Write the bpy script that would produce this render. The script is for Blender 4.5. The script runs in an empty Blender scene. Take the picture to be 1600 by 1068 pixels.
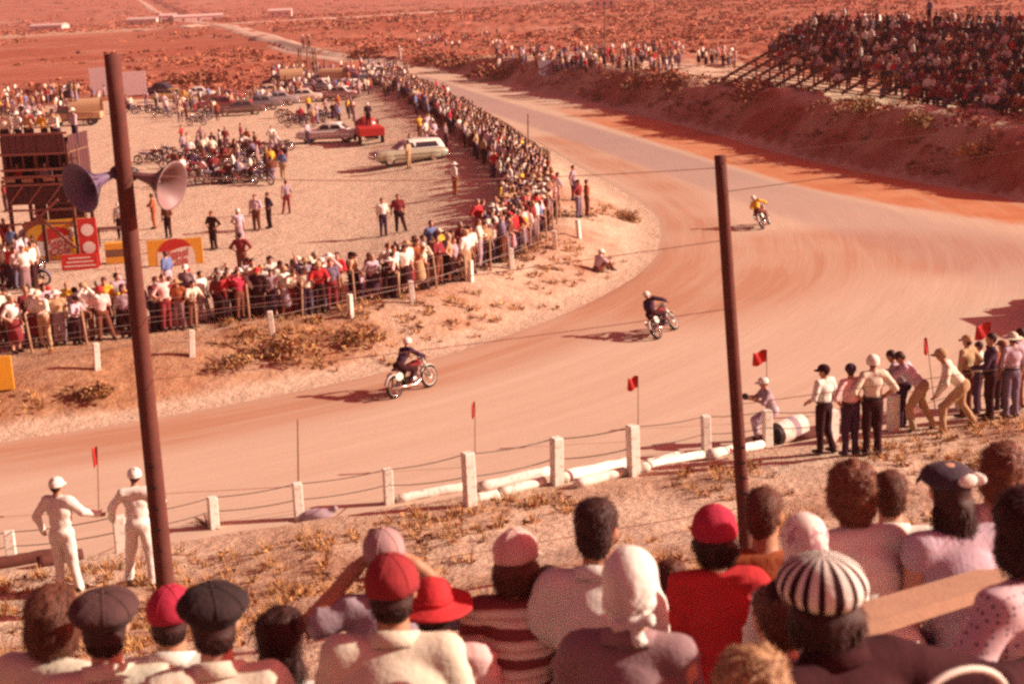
import bpy, bmesh, math, random
import numpy as np
from mathutils import Vector, Matrix

# ------------------------------------------------------------------ camera, sky, sun, exposure
SC = bpy.context.scene
COL = SC.collection
R = math.radians
random.seed(7)
RNG = np.random.default_rng(11)

CAM_H = 11.0
FPX = 2222.0                      # focal length in photograph pixels (50 mm on 36 mm)
PITCH = math.atan(544 / 2222)
ROLL = R(2.5)
_r = Vector((1, 0, 0)); _u = Vector((0, math.sin(PITCH), math.cos(PITCH))); _f = Vector((0, math.cos(PITCH), -math.sin(PITCH)))
CR = _r * math.cos(ROLL) - _u * math.sin(ROLL)
CU = _u * math.cos(ROLL) + _r * math.sin(ROLL)
CF = _f
cam = bpy.data.cameras.new('camera')
cam_o = bpy.data.objects.new('camera', cam); COL.objects.link(cam_o)
cam.sensor_width = 36; cam.lens = 50; cam.clip_start = 0.1; cam.clip_end = 30000
cam.dof.use_dof = True; cam.dof.focus_distance = 34; cam.dof.aperture_fstop = 4.0
m = Matrix((CR, CU, -CF)).transposed().to_4x4(); m.translation = Vector((0, 0, CAM_H))
cam_o.matrix_world = m
SC.camera = cam_o

SUN_EL, SUN_AZ = R(26), math.atan2(1.0, 0.04)       # azimuth from +Y towards +X
SUN_DIR = Vector((math.sin(SUN_AZ) * math.cos(SUN_EL), math.cos(SUN_AZ) * math.cos(SUN_EL), math.sin(SUN_EL)))
world = bpy.data.worlds.new('World'); SC.world = world; world.use_nodes = True
wn = world.node_tree.nodes; wl = world.node_tree.links; wn.clear()
sky = wn.new('ShaderNodeTexSky'); sky.sky_type = 'NISHITA'; sky.sun_disc = False
sky.sun_elevation = SUN_EL; sky.sun_rotation = SUN_AZ; sky.dust_density = 3.0; sky.ozone_density = 0.6
tint = wn.new('ShaderNodeMixRGB'); tint.blend_type = 'MULTIPLY'; tint.inputs[0].default_value = 1
tint.inputs[2].default_value = (1.0, 0.19, 0.18, 1)   # the faded slide's red cast
bg = wn.new('ShaderNodeBackground'); bg.inputs[1].default_value = 0.082
wo = wn.new('ShaderNodeOutputWorld')
wl.new(sky.outputs[0], tint.inputs[1]); wl.new(tint.outputs[0], bg.inputs[0]); wl.new(bg.outputs[0], wo.inputs[0])
sl = bpy.data.lights.new('sun', 'SUN'); sl.energy = 3.3; sl.angle = R(0.6); sl.color = (1.0, 0.93, 0.74)
so = bpy.data.objects.new('sun', sl); COL.objects.link(so)
so.rotation_euler = (-SUN_DIR).to_track_quat('-Z', 'Y').to_euler()
so.location = (60, 20, 60)
SC.view_settings.view_transform = 'Standard'; SC.view_settings.look = 'None'
SC.view_settings.gamma = 1; SC.view_settings.use_curve_mapping = False
SC.view_settings.exposure = 1.34
SC.render.engine = 'CYCLES'
SC.cycles.use_denoising = False
SC.cycles.max_bounces = 5; SC.cycles.diffuse_bounces = 3; SC.cycles.transparent_max_bounces = 4
SC.cycles.sample_clamp_indirect = 6
SC.cycles.pixel_filter_type = 'BLACKMAN_HARRIS'; SC.cycles.filter_width = 2.7

# ------------------------------------------------------------------ layout helpers
def ray(x, y):
    return CF + CR * ((x - 800) / FPX) + CU * (-(y - 534) / FPX)
def at(x, y, z=0.0):
    d = ray(x, y); t = (z - CAM_H) / d.z
    return Vector((d.x * t, d.y * t, z))
def at_plane(x, y, Y):
    d = ray(x, y); t = Y / d.y
    return Vector((d.x * t, Y, CAM_H + d.z * t))
def ground_at(x, y):
    """first point of the terrain that the sight line through (x, y) meets"""
    d = ray(x, y); t = 9.0; st = .25
    while t < 2500:
        q = d * t; z = CAM_H + q.z
        if z <= hgt(q.x, q.y):
            lo, hi = t - st, t
            for _ in range(12):
                mid = (lo + hi) / 2; q = d * mid
                if CAM_H + q.z <= hgt(q.x, q.y): hi = mid
                else: lo = mid
            q = d * hi; return Vector((q.x, q.y, hgt(q.x, q.y)))
        st = .25 if t < 60 else t * .008
        t += st
    return at(x, max(y, 30), 0)
def pix(P):
    q = Vector(P) - Vector((0, 0, CAM_H)); w = q.dot(CF)
    return 800 + FPX * q.dot(CR) / w, 534 - FPX * q.dot(CU) / w

# value noise in numpy
_perm = RNG.random(65536)
def _h(i, j, k):
    return _perm[(i * 73856093 ^ j * 19349663 ^ k * 83492791) & 65535]
def vnoise(x, y, z=0.0):
    x = np.asarray(x, float); y = np.asarray(y, float); z = np.asarray(z, float) + 0 * x
    xi = np.floor(x).astype(np.int64); yi = np.floor(y).astype(np.int64); zi = np.floor(z).astype(np.int64)
    a = x - xi; b = y - yi; c = z - zi
    a = a * a * (3 - 2 * a); b = b * b * (3 - 2 * b); c = c * c * (3 - 2 * c)
    r = 0
    for dx in (0, 1):
        for dy in (0, 1):
            for dz in (0, 1):
                r = r + _h(xi + dx, yi + dy, zi + dz) * (a if dx else 1 - a) * (b if dy else 1 - b) * (c if dz else 1 - c)
    return r * 2 - 1
def fbm(x, y, z=0.0, o=3):
    r = 0; w = 1.0
    for i in range(o):
        r = r + w * vnoise(np.asarray(x) * 2 ** i + 17 * i, np.asarray(y) * 2 ** i - 9 * i, np.asarray(z) * 2 ** i); w *= .5
    return r
def sstep(a, b, x):
    t = np.clip((x - a) / (b - a), 0, 1); return t * t * (3 - 2 * t)

def poly_dist(px, py, pts):
    """distance to a polyline and side (+ on the right of travel)"""
    px = np.asarray(px, float); py = np.asarray(py, float)
    best = np.full(px.shape, 1e9); side = np.zeros(px.shape); arc = np.zeros(px.shape); s0 = 0
    for (x0, y0), (x1, y1) in zip(pts[:-1], pts[1:]):
        dx, dy = x1 - x0, y1 - y0; L = math.hypot(dx, dy)
        t = np.clip(((px - x0) * dx + (py - y0) * dy) / L ** 2, 0, 1)
        d = np.hypot(px - x0 - t * dx, py - y0 - t * dy)
        m = d < best
        best = np.where(m, d, best); side = np.where(m, np.sign((px - x0) * dy - (py - y0) * dx), side)
        arc = np.where(m, s0 + t * L, arc); s0 += L
    return best, side, arc
def resample(pts, n):
    P = np.array(pts, float); d = np.r_[0, np.cumsum(np.hypot(*np.diff(P, axis=0).T))]
    t = np.linspace(0, d[-1], n); return np.c_[np.interp(t, d, P[:, 0]), np.interp(t, d, P[:, 1])]
def smooth_poly(pts, n, it=2):
    P = np.array(pts, float)
    for _ in range(it):
        Q = [P[0]]
        for a, b in zip(P[:-1], P[1:]): Q += [a * .75 + b * .25, a * .25 + b * .75]
        Q.append(P[-1]); P = np.array(Q)
    return resample(P, n)

# track edges on the ground, metres
INNER = smooth_poly([(-60, 16), (-30, 29), (-13.7, 36.3), (-9.9, 38), (-6.6, 40), (-3.9, 41.9), (0, 46.2), (3.2, 51.5), (5.3, 56.3), (6.7, 63.7),
                     (7.1, 71.5), (5.9, 81.8), (4.0, 95.5), (.8, 120.5), (-6, 163.4), (-13, 207.2), (-22, 240)], 180)
BANKFOOT = [(-17, 246), (-7.8, 216.8), (4.8, 161.7), (10.2, 137.4), (15.6, 110.7), (18.8, 90.5), (21.9, 79.2), (25.4, 69.3), (33, 60), (50, 50)]
ROADOUT = [(-20, 240), (-10.9, 202.5), (-2.5, 172.1), (4.1, 139.2), (10.2, 106.6), (12.9, 92.1), (16, 77.1), (19.1, 69), (22.8, 62.1), (34, 47)]
FY = 24.6                         # where the near fence line crosses x = 0
FN = (0.322, -0.947)              # normal of the near fence line, towards the stand
def fence_s(x, y): return x * FN[0] - (y - FY) * -FN[1]
def fence_pt(u, s):               # u along the fence, s towards the stand
    return (u * 0.947 + s * FN[0], FY + u * 0.322 + s * FN[1])
OUTER = smooth_poly([fence_pt(-62, -2.9), fence_pt(-40, -2.9), fence_pt(-20, -2.9), fence_pt(0, -2.9), fence_pt(12, -2.9), fence_pt(24, -2.9), fence_pt(40, -1)]
                    + [(52, 52)] + BANKFOOT[::-1][1:], 180, 2)
INL = [tuple(p) for p in INNER[::3]] + [tuple(INNER[-1])]

def hgt_np(x, y):
    x = np.asarray(x, float); y = np.asarray(y, float)
    s = x * FN[0] - (y - FY) * 0.947
    z = np.zeros(x.shape)
    # near bank
    near = 2.1 * sstep(-3.3, -0.25, s) + 0.12 * np.clip(s, 0, 4) + 0.34 * np.clip(s - 4, 0, 6) + .1 * np.clip(s - 10, 0, 20)
    near = near + sstep(-.1, 1.2, s) * (.08 * fbm(x * .8, y * .8, 0, 3) + .05 * vnoise(x * 2.6, y * 2.6))
    z = z + near
    # infield
    d, sd, _ = poly_dist(x, y, INL)
    ins = np.where(sd < 0, d, -d)
    berm = .95 * sstep(.1, 4.2, ins) - .55 * sstep(7.5, 14, ins)
    berm = berm + sstep(.3, 2, ins) * (.10 * fbm(x * .45 + 3, y * .45, 0, 3) * (1 - .7 * sstep(6, 10, ins)) + .035 * vnoise(x * 2, y * 2))
    z = z + np.where(ins > 0, berm, 0) * (s < 0)
    # far bank along the straight
    d2, sd2, a2 = poly_dist(x, y, BANKFOOT)
    out = np.where(sd2 < 0, d2, -d2)
    lim = sstep(245, 185, y)
    b = (2.9 + .25 * vnoise(x * .1, y * .1)) * sstep(0, 4.4, out + .8 * vnoise(x * .25, y * .25)) * (.35 + .65 * lim)
    b = b + sstep(1, 4, out) * .34 * fbm(x * .4, y * .4, 2, 4)
    z = z + np.where(out > 0, b, 0)
    # plain
    far = sstep(230, 420, np.hypot(x, y))
    z = z + far * (1.3 * vnoise(x * .006, y * .006, 5) + 2.2 * vnoise(x * .0016, y * .0016, 9) + .35 * vnoise(x * .03, y * .03))
    z = z + 62 * sstep(1200, 3000, np.hypot(x, y)) * (1 + .35 * vnoise(x * .0007, y * .0007, 2)) + 5 * sstep(900, 1800, np.hypot(x, y)) * vnoise(x * .0012, y * .0012, 7)
    return z
GRID = None
def hgt(x, y):
    if GRID is None: return float(hgt_np(np.array([x]), np.array([y]))[0])
    gx_, gy_, gz_ = GRID; i = min(max(int(np.searchsorted(gx_, x)) - 1, 0), len(gx_) - 2); j = min(max(int(np.searchsorted(gy_, y)) - 1, 0), len(gy_) - 2)
    a = (x - gx_[i]) / (gx_[i + 1] - gx_[i]); b = (y - gy_[j]) / (gy_[j + 1] - gy_[j])
    return float((gz_[j, i] * (1 - a) + gz_[j, i + 1] * a) * (1 - b) + (gz_[j + 1, i] * (1 - a) + gz_[j + 1, i + 1] * a) * b)

# ------------------------------------------------------------------ materials
MATS = {}
def nodes_of(name):
    m = bpy.data.materials.new(name); m.use_nodes = True
    nt = m.node_tree; return m, nt, nt.nodes['Principled BSDF']
def mat(name, col, rough=.85, var=.18, scale=14.0, bump=.15, bscale=60.0, metal=0.0, spec=.3, coat=0):
    if name in MATS: return MATS[name]
    m, nt, b = nodes_of(name)
    tc = nt.nodes.new('ShaderNodeTexCoord')
    n = nt.nodes.new('ShaderNodeTexNoise'); n.inputs['Scale'].default_value = scale; n.inputs['Detail'].default_value = 4
    nt.links.new(tc.outputs['Object'], n.inputs['Vector'])
    mx = nt.nodes.new('ShaderNodeMixRGB')
    mx.inputs[1].default_value = (*[c * (1 - var) for c in col], 1); mx.inputs[2].default_value = (*[min(1, c * (1 + var)) for c in col], 1)
    nt.links.new(n.outputs['Fac'], mx.inputs[0]); nt.links.new(mx.outputs[0], b.inputs['Base Color'])
    b.inputs['Roughness'].default_value = rough; b.inputs['Metallic'].default_value = metal
    b.inputs['Specular IOR Level'].default_value = spec
    if coat: b.inputs['Coat Weight'].default_value = coat
    if bump:
        n2 = nt.nodes.new('ShaderNodeTexNoise'); n2.inputs['Scale'].default_value = bscale; n2.inputs['Detail'].default_value = 3
        nt.links.new(tc.outputs['Object'], n2.inputs['Vector'])
        bp = nt.nodes.new('ShaderNodeBump'); bp.inputs['Strength'].default_value = bump; bp.inputs['Distance'].default_value = .01
        nt.links.new(n2.outputs['Fac'], bp.inputs['Height']); nt.links.new(bp.outputs[0], b.inputs['Normal'])
    MATS[name] = m; return m

FAB = {'cream': (.66, .58, .46), 'white': (.70, .66, .60), 'pink': (.72, .47, .45), 'red': (.48, .035, .04), 'crimson': (.38, .03, .06), 'maroon': (.20, .03, .035),
       'mauve': (.34, .25, .29), 'grey': (.27, .17, .18), 'slate': (.17, .13, .19), 'blue': (.13, .17, .34), 'navy': (.055, .026, .05), 'black': (.042, .013, .016),
       'brown': (.16, .055, .035), 'tan': (.46, .29, .17), 'khaki': (.40, .26, .15), 'yellow': (.72, .42, .05), 'rust': (.32, .09, .04), 'lilac': (.50, .38, .45)}
for k, c in FAB.items(): mat('cloth_' + k, c, .95, .12, 9, .35, 45, spec=.1)
def fab(k): return MATS['cloth_' + k]
SKINS = [mat('skin_fair', (.55, .29, .20), .55, .12, 20, .05), mat('skin_tan', (.42, .20, .12), .55, .12, 20, .05), mat('skin_brown', (.24, .10, .06), .55, .12, 20, .05)]
HAIRS = {'dark': mat('hair_dark', (.045, .014, .012), .6, .4, 40, .5, 120), 'brown': mat('hair_brown', (.11, .035, .020), .6, .4, 40, .5, 120),
         'auburn': mat('hair_auburn', (.16, .05, .025), .5, .4, 40, .5, 120), 'fair': mat('hair_fair', (.36, .21, .11), .5, .3, 40, .5, 120), 'grey': mat('hair_grey', (.30, .23, .20), .5, .3, 40, .5, 120)}
M_SHOE = mat('shoe_leather', (.04, .02, .015), .5)
def worn_white():
    m, nt, b = nodes_of('worn_white_paint'); tc = nt.nodes.new('ShaderNodeTexCoord')
    def nz(s, d):
        n = nt.nodes.new('ShaderNodeTexNoise'); n.inputs['Scale'].default_value = s; n.inputs['Detail'].default_value = d; nt.links.new(tc.outputs['Object'], n.inputs['Vector'])
        r = nt.nodes.new('ShaderNodeMapRange'); r.inputs[1].default_value = .52; r.inputs[2].default_value = .85; nt.links.new(n.outputs['Fac'], r.inputs[0]); return r.outputs[0]
    a1 = nt.nodes.new('ShaderNodeMixRGB'); a1.inputs[1].default_value = (.74, .69, .61, 1); a1.inputs[2].default_value = (.55, .44, .35, 1); nt.links.new(nz(3, 5), a1.inputs[0])
    a2 = nt.nodes.new('ShaderNodeMixRGB'); a2.inputs[2].default_value = (.26, .16, .11, 1); nt.links.new(a1.outputs[0], a2.inputs[1]); nt.links.new(nz(9, 5), a2.inputs[0])
    nt.links.new(a2.outputs[0], b.inputs['Base Color']); b.inputs['Roughness'].default_value = .8; MATS['worn_white_paint'] = m; return m
M_WHITE = worn_white()
M_WOOD = mat('weathered_timber', (.22, .12, .075), .9, .3, 7, .4, 50)
M_DARKWOOD = mat('creosote_timber', (.11, .034, .026), .9, .35, 6, .5, 40)
M_PLANK = mat('bench_board', (.33, .19, .125), .8, .22, 9, .3, 60)
M_STEEL = mat('dull_steel', (.35, .31, .30), .4, .2, 10, .1, metal=.7)
M_CHROME = mat('bright_chrome', (.80, .76, .72), .15, .05, 5, 0, metal=1.0)
M_RUB = mat('tyre_rubber', (.02, .015, .015), .9)
M_GLASS = mat('window_glass', (.03, .03, .04), .08, .1, 3, 0, spec=.8)
M_WIRE = mat('galvanised_wire', (.34, .25, .22), .5, .1, 10, 0, metal=.3)
M_REDP = mat('red_paint', (.45, .03, .025), .5, .15, 6, .1)
M_YEL = mat('yellow_paint', (.72, .36, .03), .6, .15, 5, .1)
M_DARKM = mat('dark_metal', (.035, .022, .022), .5, .3, 12, .1, metal=.2)

# ------------------------------------------------------------------ mesh helpers
class MB:
    def __init__(s): s.v = []; s.f = []; s.m = []
    def add(s, vs, fs, mi=0):
        o = len(s.v); s.v += [tuple(p) for p in vs]; s.f += [tuple(i + o for i in q) for q in fs]; s.m += [mi] * len(fs); return s
    def box(s, c, d, mi=0, rot=None, bev=0.0):
        hx, hy, hz = d[0] / 2, d[1] / 2, d[2] / 2
        if bev:
            b = bev; vs = []
            for z, e in ((-hz, b), (-hz + b, 0), (hz - b, 0), (hz, b)):
                x, y = hx - e, hy - e; k = b if e == 0 else b
                vs += [(-x + k, -y, z), (x - k, -y, z), (x, -y + k, z), (x, y - k, z), (x - k, y, z), (-x + k, y, z), (-x, y - k, z), (-x, -y + k, z)]
            fs = [tuple(range(7, -1, -1)), tuple(range(24, 32))]
            for r_ in range(3):
                for i in range(8): fs.append((r_ * 8 + i, r_ * 8 + (i + 1) % 8, r_ * 8 + 8 + (i + 1) % 8, r_ * 8 + 8 + i))
        else:
            vs = [(-hx, -hy, -hz), (hx, -hy, -hz), (hx, hy, -hz), (-hx, hy, -hz), (-hx, -hy, hz), (hx, -hy, hz), (hx, hy, hz), (-hx, hy, hz)]
            fs = [(3, 2, 1, 0), (4, 5, 6, 7), (0, 1, 5, 4), (1, 2, 6, 5), (2, 3, 7, 6), (3, 0, 4, 7)]
        vs = [Vector(v) for v in vs]
        if rot is not None: vs = [rot @ v for v in vs]
        c = Vector(c); return s.add([v + c for v in vs], fs, mi)
    def beam(s, a, b, w, h, mi=0):
        a = Vector(a); b = Vector(b); d = b - a; L = d.length
        y = d.normalized(); up = Vector((0, 0, 1)) if abs(y.z) < .95 else Vector((1, 0, 0))
        x = y.cross(up).normalized(); z = x.cross(y)
        return s.box((a + b) / 2, (w, L, h), mi, Matrix((x, y, z)).transposed())
    def tube(s, pts, r, n=8, mi=0, cap=True):
        pts = [Vector(p) for p in pts]; rs = r if isinstance(r, (list, tuple)) else [r] * len(pts)
        vs = []; px = None
        for i, p in enumerate(pts):
            d = (pts[min(i + 1, len(pts) - 1)] - pts[max(i - 1, 0)]).normalized()
            if px is None:
                up = Vector((0, 0, 1)) if abs(d.z) < .9 else Vector((1, 0, 0)); px = d.cross(up).normalized()
            x = (px - d * px.dot(d)).normalized(); px = x; y = d.cross(x)
            for k in range(n):
                a = 2 * math.pi * k / n; vs.append(p + (x * math.cos(a) + y * math.sin(a)) * rs[i])
        fs = []
        for i in range(len(pts) - 1):
            for k in range(n): fs.append((i * n + k, i * n + (k + 1) % n, (i + 1) * n + (k + 1) % n, (i + 1) * n + k))
        if cap: fs.append(tuple(range(n - 1, -1, -1))); fs.append(tuple(range((len(pts) - 1) * n, len(pts) * n)))
        return s.add(vs, fs, mi)
    def lathe(s, prof, n=20, mi=0, mtx=None, close=False):
        """prof: (r, z) about local Z"""
        mtx = mtx or Matrix(); vs = []
        for r_, z in prof:
            for k in range(n):
                a = 2 * math.pi * k / n; vs.append(mtx @ Vector((r_ * math.cos(a), r_ * math.sin(a), z)))
        fs = []; P = len(prof)
        for i in range(P if close else P - 1):
            j = (i + 1) % P
            for k in range(n): fs.append((i * n + k, i * n + (k + 1) % n, j * n + (k + 1) % n, j * n + k))
        return s.add(vs, fs, mi)
    def ell(s, c, r, n=12, m=8, mi=0, rot=None):
        vs = []; c = Vector(c)
        for i in range(m + 1):
            t = math.pi * i / m
            for k in range(n):
                a = 2 * math.pi * k / n
                p = Vector((r[0] * math.sin(t) * math.cos(a), r[1] * math.sin(t) * math.sin(a), -r[2] * math.cos(t)))
                vs.append((rot @ p if rot is not None else p) + c)
        fs = [(i * n + k, i * n + (k + 1) % n, (i + 1) * n + (k + 1) % n, (i + 1) * n + k) for i in range(m) for k in range(n)]
        return s.add(vs, fs, mi)
    def grid(s, P, mi=0):
        """P[i][j] of points"""
        a = len(P); b = len(P[0]); vs = [p for row in P for p in row]
        return s.add(vs, [(i * b + j, i * b + j + 1, (i + 1) * b + j + 1, (i + 1) * b + j) for i in range(a - 1) for j in range(b - 1)], mi)
    def mesh(s, name, mats, smooth=False):
        me = bpy.data.meshes.new(name); me.from_pydata(s.v, [], s.f)
        for q in (mats if isinstance(mats, (list, tuple)) else [mats]): me.materials.append(q)
        me.polygons.foreach_set('material_index', s.m)
        if smooth: me.polygons.foreach_set('use_smooth', [True] * len(s.f))
        me.update(); return me
    def build(s, name, mats, parent=None, smooth=False):
        return link(name, s.mesh(name, mats, smooth), parent)
def link(name, data, parent=None):
    o = bpy.data.objects.new(name, data); COL.objects.link(o)
    if parent is not None: o.parent = parent
    return o
def empty(name, loc=(0, 0, 0), rz=0.0):
    o = bpy.data.objects.new(name, None); COL.objects.link(o); o.location = loc; o.rotation_euler = (0, 0, rz); o.empty_display_size = .2; return o
def tag(o, label=None, cat=None, group=None, kind=None):
    if label: o['label'] = label
    if cat: o['category'] = cat
    if group: o['group'] = group
    if kind: o['kind'] = kind
    return o
def kids(o): return [c for c in o.children]
CHILD = {}
def copy_tree(o, parent=None):
    c = o.copy(); COL.objects.link(c); c.parent = parent
    if parent is not None: c.matrix_parent_inverse = o.matrix_parent_inverse
    for ch in list(o.children): copy_tree(ch, c)
    return c
def np_mesh(name, V, F, mats, mi=None, smooth=False):
    V = np.asarray(V, np.float32); F = np.asarray(F, np.int32); k = F.shape[1]
    me = bpy.data.meshes.new(name); me.vertices.add(len(V)); me.vertices.foreach_set('co', V.ravel())
    me.loops.add(F.size); me.loops.foreach_set('vertex_index', F.ravel())
    me.polygons.add(len(F)); me.polygons.foreach_set('loop_start', np.arange(0, F.size, k, dtype=np.int32))
    me.polygons.foreach_set('loop_total', np.full(len(F), k, np.int32))
    for q in (mats if isinstance(mats, (list, tuple)) else [mats]): me.materials.append(q)
    if mi is not None: me.polygons.foreach_set('material_index', np.asarray(mi, np.int32))
    if smooth: me.polygons.foreach_set('use_smooth', np.ones(len(F), bool))
    me.update(calc_edges=True); return me

# ------------------------------------------------------------------ bodies: smooth blended volumes meshed by surface nets
def p_cap(a, b, ra, rb, zone, bias=0.0): return ('c', np.array(a, float), np.array(b, float), ra, rb, zone, bias)
def p_ell(c, r, zone, rot=None, bias=0.0): return ('e', np.array(c, float), np.array(r, float), None if rot is None else np.array(rot, float), None, zone, bias)
def sd(p, P):
    if p[0] == 'c':
        a, b, ra, rb = p[1:5]; ab = b - a; L2 = float(ab @ ab) + 1e-9
        t = np.clip(((P - a) @ ab) / L2, 0, 1)
        return np.linalg.norm(P - a - t[..., None] * ab, axis=-1) - (ra + (rb - ra) * t)
    q = P - p[1]
    if p[3] is not None: q = q @ p[3]
    k0 = np.linalg.norm(q / p[2], axis=-1); k1 = np.linalg.norm(q / p[2] ** 2, axis=-1) + 1e-9
    return k0 * (k0 - 1) / k1
def smin(a, b, k):
    h = np.clip(.5 + .5 * (b - a) / k, 0, 1); return b + (a - b) * h - k * h * (1 - h)
def bounds(p):
    if p[0] == 'c':
        r = max(p[3], p[4]); return np.minimum(p[1], p[2]) - r, np.maximum(p[1], p[2]) + r
    r = max(p[2]) if p[3] is not None else p[2]; return p[1] - r, p[1] + r
def sdf_mesh(prims, h, k=.03, cut=None):
    lo = np.min([bounds(p)[0] for p in prims], axis=0) - 2.5 * h; hi = np.max([bounds(p)[1] for p in prims], axis=0) + 2.5 * h
    n = np.ceil((hi - lo) / h).astype(int) + 1
    g = np.stack(np.meshgrid(*[lo[i] + h * np.arange(n[i]) for i in range(3)], indexing='ij'), -1)
    F = np.full(tuple(n), 9.0)
    for p in prims:
        a, b = bounds(p); i0 = np.maximum(((a - lo - 3 * k) / h).astype(int) - 1, 0); i1 = np.minimum(((b - lo + 3 * k) / h).astype(int) + 3, n)
        sl_ = tuple(slice(i0[i], i1[i]) for i in range(3))
        F[sl_] = smin(F[sl_], sd(p, g[sl_]), k)
    if cut is not None: F = np.maximum(F, cut(g))
    S = F < 0
    c = [(0, 0, 0), (1, 0, 0), (0, 1, 0), (1, 1, 0), (0, 0, 1), (1, 0, 1), (0, 1, 1), (1, 1, 1)]
    m = n - 1
    cnt = sum(S[o[0]:o[0] + m[0], o[1]:o[1] + m[1], o[2]:o[2] + m[2]].astype(np.int8) for o in c)
    act = (cnt > 0) & (cnt < 8); I = np.argwhere(act)
    ids = np.full(tuple(m), -1, np.int64); ids[act] = np.arange(len(I))
    val = [F[I[:, 0] + o[0], I[:, 1] + o[1], I[:, 2] + o[2]] for o in c]
    pos = np.zeros((len(I), 3)); w = np.zeros(len(I))
    for a in range(8):
        for b in range(a + 1, 8):
            if sum(abs(c[a][q] - c[b][q]) for q in range(3)) != 1: continue
            x = (val[a] < 0) != (val[b] < 0); t = np.where(x, val[a] / np.where(x, val[a] - val[b], 1), 0)
            pos += np.where(x[:, None], np.array(c[a]) + (np.array(c[b]) - np.array(c[a])) * t[:, None], 0); w += x
    V = lo + h * (I + pos / w[:, None])
    Q = []
    for ax in range(3):
        s0 = [slice(None)] * 3; s1 = [slice(None)] * 3; s0[ax] = slice(0, -1); s1[ax] = slice(1, None)
        A = S[tuple(s0)]; B = S[tuple(s1)]; E = np.argwhere(A != B)
        o1, o2 = [(1, 2), (2, 0), (0, 1)][ax]
        E = E[(E[:, o1] > 0) & (E[:, o2] > 0) & (E[:, o1] < n[o1] - 1) & (E[:, o2] < n[o2] - 1)]
        if not len(E): continue
        def cid(d1, d2):
            q = E.copy(); q[:, o1] += d1; q[:, o2] += d2; return ids[q[:, 0], q[:, 1], q[:, 2]]
        quad = np.stack([cid(-1, -1), cid(0, -1), cid(0, 0), cid(-1, 0)], 1)
        ins = S[E[:, 0], E[:, 1], E[:, 2]]
        quad[~ins] = quad[~ins][:, ::-1]; Q.append(quad)
    Q = np.concatenate(Q); ctr = V[Q].mean(1)
    D = np.stack([sd(p, ctr) + p[6] for p in prims]); z = np.array([p[5] for p in prims])[D.argmin(0)]
    return V, Q, z
def vnormals(V, Q):
    n = np.cross(V[Q[:, 2]] - V[Q[:, 0]], V[Q[:, 3]] - V[Q[:, 1]]); N = np.zeros_like(V)
    for i in range(4): np.add.at(N, Q[:, i], n)
    return N / (np.linalg.norm(N, axis=1)[:, None] + 1e-12)
def frame_rot(up, right):
    up = np.array(up, float); up /= np.linalg.norm(up); right = np.array(right, float); right -= up * (right @ up); right /= np.linalg.norm(right)
    return np.stack([right, np.cross(up, right), up], 1)        # columns: x right, y forward, z up

SKIN, TOP, BOT, HAIR, SHOE = 0, 1, 2, 3, 4
def head_prims(hc, fw, up, s=1.0, hair='short', z0=SKIN):
    """head about centre hc, facing fw"""
    hc = np.array(hc, float); up = np.array(up, float); fw = np.array(fw, float); fw = fw / np.linalg.norm(fw)
    rt = np.cross(fw, up); rt /= np.linalg.norm(rt); up = np.cross(rt, fw)
    Rm = np.stack([rt, fw, up], 1)
    L = lambda x, y, z: hc + s * (rt * x + fw * y + up * z)
    pr = [p_ell(L(0, -.008, .028), s * np.array((.076, .096, .088)), z0, Rm), p_ell(L(0, .022, -.045), s * np.array((.058, .068, .072)), z0, Rm),
          p_ell(L(0, .093, -.018), s * np.array((.013, .02, .022)), z0, Rm), p_ell(L(0, .062, -.088), s * np.array((.028, .025, .022)), z0, Rm),
          p_ell(L(.079, -.005, -.01), s * np.array((.012, .02, .032)), z0, Rm), p_ell(L(-.079, -.005, -.01), s * np.array((.012, .02, .032)), z0, Rm)]
    if hair == 'short': pr += [p_ell(L(0, -.02, .045), s * np.array((.084, .098, .085)), HAIR, Rm, -.004), p_ell(L(0, -.055, -.01), s * np.array((.072, .055, .07)), HAIR, Rm)]
    if hair == 'long': pr += [p_ell(L(0, -.02, .042), s * np.array((.09, .104, .09)), HAIR, Rm, -.004), p_ell(L(0, -.06, -.06), s * np.array((.09, .058, .12)), HAIR, Rm, -.004)]
    return pr
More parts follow.
